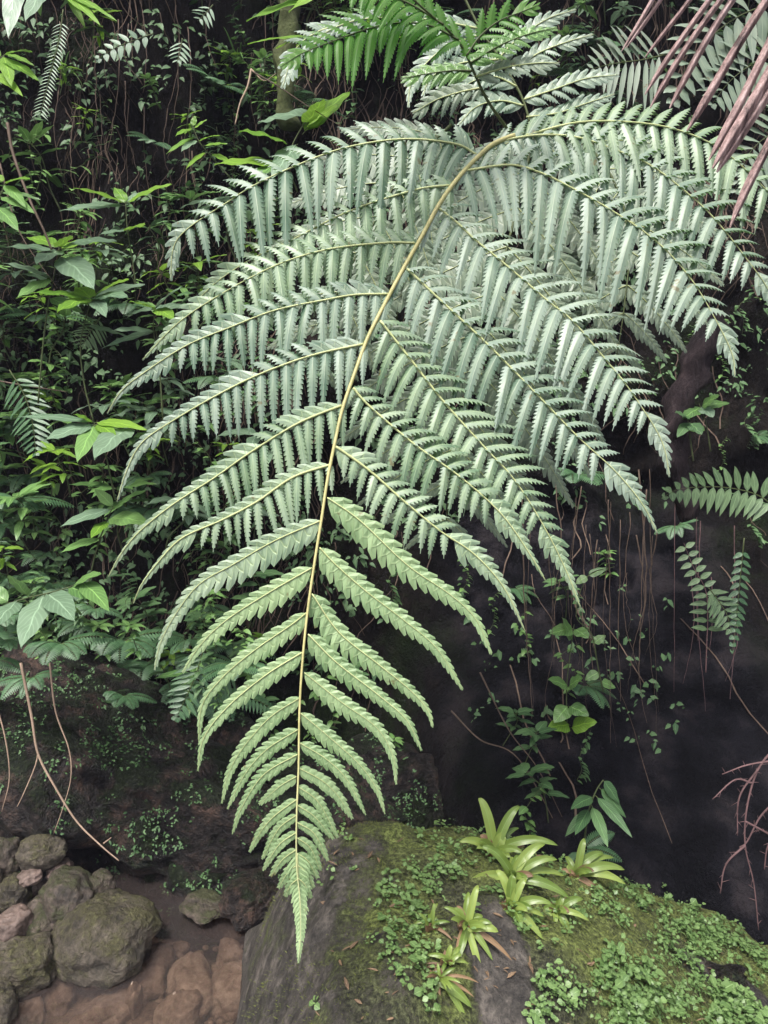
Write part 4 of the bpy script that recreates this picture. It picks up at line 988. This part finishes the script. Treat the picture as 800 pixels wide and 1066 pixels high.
bromeliad(532, 918, [(506,879,14,.0), (562,878,15,.02), (554,880,13,.03), (570,893,13,.0), (496,918,14,-.02), (580,930,15,-.03), (577,912,11,.02), (540,890,12,.02), (520,895,12,.02)], 'bushy bromeliad directly below the tallest one')
bromeliad(530, 948, [(518,905,14,.02), (535,910,15,.0), (545,912,13,.01), (565,939,13,-.02), (560,975,13,-.04), (558,952,10,0), (532,982,12,-.05), (512,978,10,-.04), (540,962,12,-.05), (508,955,12,0)], 'bright bromeliad in the middle of the cluster, its tips touching the bare rock')
bromeliad(484, 968, [(494,921,12,.02), (489,930,10,.03), (512,966,17,-.02), (506,998,10,-.04), (525,997,9,-.03,D_), (498,1023,11,-.05), (466,945,8,0), (478,990,8,-.04,D_), (476,1000,12,-.05), (500,955,12,0)], 'bromeliad with reddish leaf bases at the left of the cluster')
bromeliad(449, 968, [(450,940,6,.01), (456,942,6,.02), (465,958,6,0), (434,962,5,0), (432,972,5,-.02), (466,975,5,-.03,D_), (458,985,5,-.03), (440,950,5,0)], 'smallest bromeliad at the left end of the cluster')
bromeliad(598, 914, [(606,872,12,.02), (624,888,14,.02), (640,902,14,0), (640,918,13,-.02), (602,935,11,-.04), (584,905,7,0,D_), (618,893,13,.03), (628,938,9,-.03,D_), (612,942,10,-.03), (632,893,10,.03)], 'dull green bromeliad at the right end of the cluster near the crest')
bromeliad(578, 950, [(600,935,12,0), (594,978,12,-.04), (606,955,9,-.02), (565,948,11,-.01), (580,966,8,-.04), (585,930,8,.01), (566,960,10,-.02)], 'small bromeliad just below the dull green one')
bromeliad(466, 1004, [(447,994,8,0), (471,985,9,0), (478,992,8,0), (482,1004,6,0), (462,1014,6,-.03), (476,985,8,.02)], 'tiny bromeliad between the reddish based one and the withered one')
bromeliad(456, 1022, [(442,1064,6,-.03), (458,1068,7,-.03,D_), (484,1045,15,-.02), (480,1068,11,-.03), (488,1037,6,-.01,D_), (470,1020,6,0,D_), (490,1024,5,0,D_)], 'withered bromeliad with brown leaves and one broad green blade, lowest of the cluster')

cov = MB(); rc = random.Random(5)
def cover(px, py, s=1.0, n=5):
    p = on_boulder(px, py)
    if p.z < .03 or p.y > 2.1: return
    nb = boulder_n(p.x, p.y); h = rc.uniform(.003, .02) * s
    for k in range(n):
        a = rc.uniform(0, 6.28); e = rc.uniform(.1, .9); cov.rnd = rc.random()
        L = rc.uniform(.005, .012) * s * (1.6 if rc.random() < .12 else 1)
        off = Vector((rc.uniform(-.009, .009), rc.uniform(-.009, .009), 0)) * s
        blade(cov, p + nb * h + off, Vector((math.cos(a), math.sin(a), e)), nb, L, L * rc.uniform(.6, .9), rc.uniform(.1, .5), 3, 'round', fold=.15)
def cover_zone(n, poly, dens=lambda x, y: 1, **k):
    xs = [p[0] for p in poly]; ys = [p[1] for p in poly]; c = 0
    while c < n:
        x = rc.uniform(min(xs), max(xs)); y = rc.uniform(min(ys), max(ys)); ins = False
        for i in range(len(poly)):
            (x1, y1), (x2, y2) = poly[i], poly[i - 1]
            if (y1 > y) != (y2 > y) and x < (x2 - x1) * (y - y1) / (y2 - y1) + x1: ins = not ins
        if not ins: continue
        c += 1
        if noise.noise(Vector((x * .02, y * .02, 3.3))) + .8 * noise.noise(Vector((x * .07, y * .07, 1.3))) + rc.uniform(-.2, .2) < .08 + (.22 if x < 430 else -.08): continue
        if mossy(on_boulder(x, y).x, on_boulder(x, y).y) < .35: continue
        cover(x, y, rc.uniform(.7, 1.3) * k.get('s', 1), k.get('m', 5))
cover_zone(1500, [(500,870),(600,890),(650,905),(720,950),(800,980),(840,1010),(840,1100),(540,1100),(560,1000),(500,940)])
cover_zone(420, [(600,885),(660,905),(740,955),(800,990),(800,1010),(700,990),(640,950)], s=1.1)
cover_zone(900, [(350,850),(430,850),(500,870),(500,960),(450,1000),(450,1100),(330,1100),(330,960)])
cover_zone(500, [(600,900),(700,950),(800,1000),(800,1070),(640,1070),(600,980)], s=1.25)
cover_zone(90, [(735,1025),(800,1015),(800,1090),(740,1090)], s=1.6, m=8)
tag(cov.build('creeper', m_cover), 'tiny round leaved green creeper spreading over the moss of the boulder', 'creeper', kind='stuff')
mo = MB(); rc = random.Random(6)
for k in range(42000):
    x = rc.uniform(-.33, 1.2); y = rc.uniform(.85, 1.95)
    if mossy(x, y) + .9 * fbm(x * 6, y * 6, 1, 3) < .45 + rc.uniform(-.2, .2): continue
    z = boulder_h(x, y)
    if z < .02: continue
    nb = boulder_n(x, y); a = rc.uniform(0, 6.28); h = rc.uniform(.002, .006) * (1 + 1.2 * max(0, noise.noise(Vector((x * 25, y * 25, 0))))); w = rc.uniform(.0007, .0013)
    p = Vector((x, y, z - .001)); s = Vector((math.cos(a), math.sin(a), 0)) * w; lean = Vector((rc.uniform(-1, 1), rc.uniform(-1, 1), 0)) * h * .6
    mo.rnd = rc.random(); i0 = mo.add(p - s); i1 = mo.add(p + s); i2 = mo.add(p + nb * h + lean); mo.face(i0, i1, i2)
m_mossblade = leaf_mat('moss_tuft', (.06, .065, .02), (.18, .21, .06), rough=.7, trans=.2, veins=0, spec=.2)
tag(mo.build('moss', m_mossblade), 'short olive green moss covering the boulder', 'moss', kind='stuff')

dl = MB(); rc = random.Random(31)
for k in range(170):
    px = rc.uniform(330, 800); py = rc.uniform(870, 1066); p = on_boulder(px, py)
    if p.y > 2 or p.z < .03: continue
    nb = boulder_n(p.x, p.y); a = rc.uniform(0, 6.28); L = rc.uniform(.008, .03); dl.rnd = rc.random()
    blade(dl, p + nb * .004, Vector((math.cos(a), math.sin(a), rc.uniform(-.1, .3))), nb, L, L * rc.uniform(.08, .35), .1, 4, 'lance', fold=.5)
m_litter = leaf_mat('dead_leaf', (.05, .032, .02), (.20, .13, .075), rough=.7, trans=.1, veins=3)
tag(dl.build('leaf_litter', m_litter), 'brown dead leaf scraps and needles lying on the moss of the boulder', 'leaf litter', kind='stuff')

# ------------------------------------------------------------------ twigs, roots, trunks
def strand(name, label, cat, pts, d, r, mat, group=None, d1=None, wob=.0, twigs=(), sides=6, taper=.7):
    n = len(pts); d1 = d if d1 is None else d1
    p3 = catmull([at(x, y, d + (d1 - d) * i / (n - 1)) for i, (x, y) in enumerate(pts)], 8)
    rr = random.Random(len(pts) + int(pts[0][0]))
    p3 = [p + Vector((rr.uniform(-1, 1), rr.uniform(-1, 1), rr.uniform(-1, 1))) * wob for p in p3]
    if not twigs:
        m = MB(); tube(m, p3, [r * (1 - taper * i / len(p3)) for i in range(len(p3))], sides)
        if sides > 8: m.v = [tuple(Vector(v) * 1 + Vector((noise.noise(Vector(v) * 14), noise.noise(Vector(v) * 14 + Vector((5, 5, 5))), .3 * noise.noise(Vector(v) * 9))) * r * .75) for v in m.v]
        o_ = tag(m.build(name, mat), label, cat, group); o_['_x'] = p3[-1].x / p3[-1].y; return o_
    root = thing(name, p3[0], label, cat, group); m = MB(); tube(m, p3, [r * (1 - taper * i / len(p3)) for i in range(len(p3))], sides); m.build('stem', mat, root)
    for tw in twigs:
        q = catmull([at(x, y, d + (d1 - d) * .5) for x, y in tw], 5); m = MB(); tube(m, q, [r * .55 * (1 - .6 * i / len(q)) for i in range(len(q))], 5); m.build('twig', mat, root)
    return root
strand('dry_root', 'long pale dry root hanging diagonally above the stones at lower left', 'root', [(22,690),(33,745),(40,785),(58,820),(80,855),(105,880),(124,896)], 2.1, .0042, m_twig_l, taper=.6, twigs=[[(108,878),(116,872)], [(40,785),(36,800),(24,828),(18,840)]])
strand('dry_root', 'thin curved brown root to the right of the long pale one', 'root', [(52,690),(58,740),(72,780),(74,810),(66,840),(56,868)], 2.15, .0028, m_twig_l)
strand('dry_root', 'thin pale root at the left edge above the stones', 'root', [(-14,680),(-4,730),(6,770),(10,810),(2,845)], 2.1, .003, m_twig_l)
strand('dead_branch', 'leaning dead branch at the upper left edge', 'branch', [(8,128),(14,160),(30,205),(46,240),(54,260)], 2.2, .005, m_twig, taper=.4)
strand('dry_stalk', 'bent straw coloured stalk hanging near the top, left of centre', 'stalk', [(262,72),(258,90),(250,108),(245,130)], 2.1, .0035, m_twig_l, taper=.6, twigs=[[(262,72),(275,84),(288,76)]])
strand('bare_vine', 'thin brown vine slanting from the top centre behind the left pinnae', 'vine', [(262,74),(290,90),(320,110),(356,132)], 2.0, .0022, m_twig)
for i, p in enumerate([[(-10,395),(30,402),(70,408)], [(0,170),(20,240),(60,300)], [(470,740),(500,770),(540,790),(585,870),(600,900)], [(500,700),(530,760),(560,800),(590,860)]]):
    strand('bare_vine', ['thin vine lying across the undergrowth at the left edge', 'thin vine hanging in the left undergrowth', 'arching brown vine in the dark above the boulder', 'second thin vine crossing the arching one above the boulder'][i], 'vine', p, 2.35, .003, m_twig)
strand('fallen_trunk', 'dark leaning dead trunk in the shade below the right pinnae', 'trunk', [(748,330),(726,380),(705,430),(700,480),(722,540)], 2.62, .05, plain_mat('dead_wood', [(.3, (.01, .007, .008)), (.5, (.04, .027, .03)), (.7, (.12, .085, .085))], scale=8, rough=.8, bump=1, bdist=.02, stretch=(3, 3, .6)), wob=.0, sides=12, taper=.3)
strand('mossy_trunk', 'mossy slender trunk at the top edge left of centre', 'trunk', [(300,-40),(302,20),(296,70),(302,130)], 2.5, .035, plain_mat('mossy_bark', [(.3, (.03, .035, .012)), (.6, (.10, .12, .045))], scale=14, rough=.9, bump=1, bdist=.01), wob=.003, sides=12, taper=.1)
rr = random.Random(44)
for i in range(24):
    x = rr.gauss(622, 36); y0 = rr.uniform(480, 600); y1 = rr.uniform(660, 860); k = rr.uniform(-14, 14)
    strand('hanging_root', 'thin brown root hanging in the curtain over the dark hollow', 'root', [(x, y0), (x + rr.uniform(-9, 9), y0 * .6 + y1 * .4), (x + k * .5 + rr.uniform(-7, 7), y0 * .3 + y1 * .7), (x + k, y1)], rr.uniform(2.5, 2.9), rr.uniform(.001, .0034), m_twig, group='hanging roots over the dark hollow', wob=.003, taper=.95)
for i in range(26):
    x = rr.uniform(60, 290); y0 = rr.uniform(-10, 120); y1 = y0 + rr.uniform(60, 160)
    p = on_bank(x, (y0 + y1) / 2); d = (p - CAM).dot(FW) - .06
    strand('hanging_root', 'thin dry root trailing down the bare soil at upper left', 'root', [(x, y0), (x + rr.uniform(-6, 6), (y0 + y1) / 2), (x + rr.uniform(-14, 14), y1)], d, rr.uniform(.0015, .003), m_twig, group='dry roots trailing on the upper left bank', wob=.003)
for i in range(7):
    x = rr.uniform(700, 800); y0 = rr.uniform(480, 640); y1 = rr.uniform(660, 800)
    strand('hanging_root', 'thin reddish root hanging at the right edge of the dark hollow', 'root', [(x, y0), (x + rr.uniform(-5, 5), (y0 + y1) / 2), (x + rr.uniform(-8, 8), y1)], rr.uniform(2.6, 3.0), rr.uniform(.0012, .0024), m_twig_r, group='reddish roots at the right', wob=.0015)
# thorny dead branch at right
root = thing('thorny_branch', at(805, 770, 1.9), 'bare reddish thorny branch hanging at the lower right edge', 'branch'); rr = random.Random(3)
for pts in [[(815,770),(790,800),(778,840),(776,880),(785,920),(790,968)], [(790,800),(770,830),(768,870)], [(812,830),(792,850),(778,876),(770,882)], [(776,880),(756,900),(750,930)], [(815,860),(800,880),(796,905)], [(783,815),(765,812),(742,832)], [(776,855),(800,868),(815,880)], [(820,790),(780,796),(752,806)]]:
    q = catmull([at(x, y, 1.9) for x, y in pts], 8); m = MB(); tube(m, q, [.003 * (1 - .6 * i / len(q)) for i in range(len(q))], 5)
    for i in range(1, len(q) - 1, 2):
        a = rr.uniform(0, 6.28); tube(m, [q[i], q[i] + (RT * math.cos(a) + UP * math.sin(a)) * rr.uniform(.01, .022)], [.0011, .0003], 4)
    m.build('branchlet', m_twig_r, root)

# ------------------------------------------------------------------ every copy gets a label that says where it stands
WHAT = {'sapA': 'mid green long leaved seedling', 'sapB': 'dark broad leaved seedling', 'sapC': 'small leaved green seedling', 'vineA': 'dark leaved climber', 'vineB': 'green climber',
        'fernA': 'small dark fern', 'fernB': 'feathery little fern', 'sapD': 'pale broad leaved seedling', 'grass': 'grass tuft', 'sapE': 'lime green seedling'}
MARKS = [((95, 312), 'the yellow green parasol sapling'), ((131, 212), 'the slender bright sapling'), ((45, 650), 'the insect bitten plant'), ((200, 148), 'the small bright shoot'), ((8, 70), 'the lime leaves'),
         ((70, 445), 'the long oval pale leaf'), ((300, 150), 'the bluish oval leaves'), ((320, 15), 'the top edge big leaves'), ((110, 545), 'the arching lance leaves'), ((440, 30), 'the young frond'),
         ((600, 60), 'the finger like pinnae'), ((730, 90), 'the dead palm leaflets'), ((740, 510), 'the pale drooping fern'), ((730, 610), 'the ladder like fern'), ((595, 740), 'the round paired leaves'),
         ((730, 430), 'the small glossy leaves'), ((200, 710), 'the dark fern'), ((315, 690), 'the big frond lower stalk'), ((400, 330), 'the big frond upper stalk'), ((510, 850), 'the tallest bromeliad'),
         ((60, 20), 'the top left corner leaves'), ((70, 800), 'the long dry root'), ((30, 420), 'the left edge feathery fern'), ((255, 100), 'the bent straw stalk')]
seen = {}
for c, kind, px, py in fillers:
    (mx_, my_), nm = min(MARKS, key=lambda m_: (m_[0][0] - px) ** 2 + (m_[0][1] - py) ** 2)
    dx, dy = px - mx_, py - my_
    where = ('right of' if dx > 0 else 'left of') if abs(dx) > 1.6 * abs(dy) else (('below' if dy > 0 else 'above') if abs(dy) > 1.6 * abs(dx) else ('below and right of' if dy > 0 else 'above and right of') if dx > 0 else ('below and left of' if dy > 0 else 'above and left of'))
    near = 'just ' if (dx * dx + dy * dy) < 40 ** 2 else ''
    seen.setdefault((WHAT[kind], near + where + ' ' + nm), []).append((py, px, c))
ORD = ['upper', 'lower']
for (w_, pl), lst in seen.items():
    lst.sort(key=lambda q: q[0])
    for i, (_, _, c) in enumerate(lst):
        pre = '' if len(lst) == 1 else (ORD[i] + ' ' if len(lst) == 2 else ['highest ', 'second highest ', 'third highest ', 'fourth highest ', 'fifth highest ', 'sixth highest ', 'seventh highest ', 'eighth highest '][min(7, i)])
        c['label'] = pre + w_ + ' ' + pl
NTH = ['leftmost', 'second', 'third', 'fourth', 'fifth', 'sixth', 'seventh', 'eighth', 'ninth', 'tenth', 'eleventh', 'twelfth', 'thirteenth', 'fourteenth', 'fifteenth', 'sixteenth', 'seventeenth', 'eighteenth', 'nineteenth', 'twentieth']
def number(group, text):
    os_ = sorted([o for o in C.objects if o.parent is None and o.get('group') == group], key=lambda o: (o['_x'] if '_x' in o else o.location.x))
    n = len(os_)
    for i, o in enumerate(os_):
        if i < (n + 1) // 2: o['label'] = text + (', leftmost of them' if i == 0 else ', %s of them from the left' % NTH[i])
        else: o['label'] = text + (', rightmost of them' if i == n - 1 else ', %s of them from the right' % NTH[n - 1 - i])
number('hanging roots over the dark hollow', 'thin brown root in the curtain over the dark hollow')
number('dry roots trailing on the upper left bank', 'thin dry root on the bare upper left bank')
number('reddish roots at the right', 'thin reddish root hanging near the right edge')
number('sunken stones on the stream bed', 'sunken pinkish stone under the shallow water')
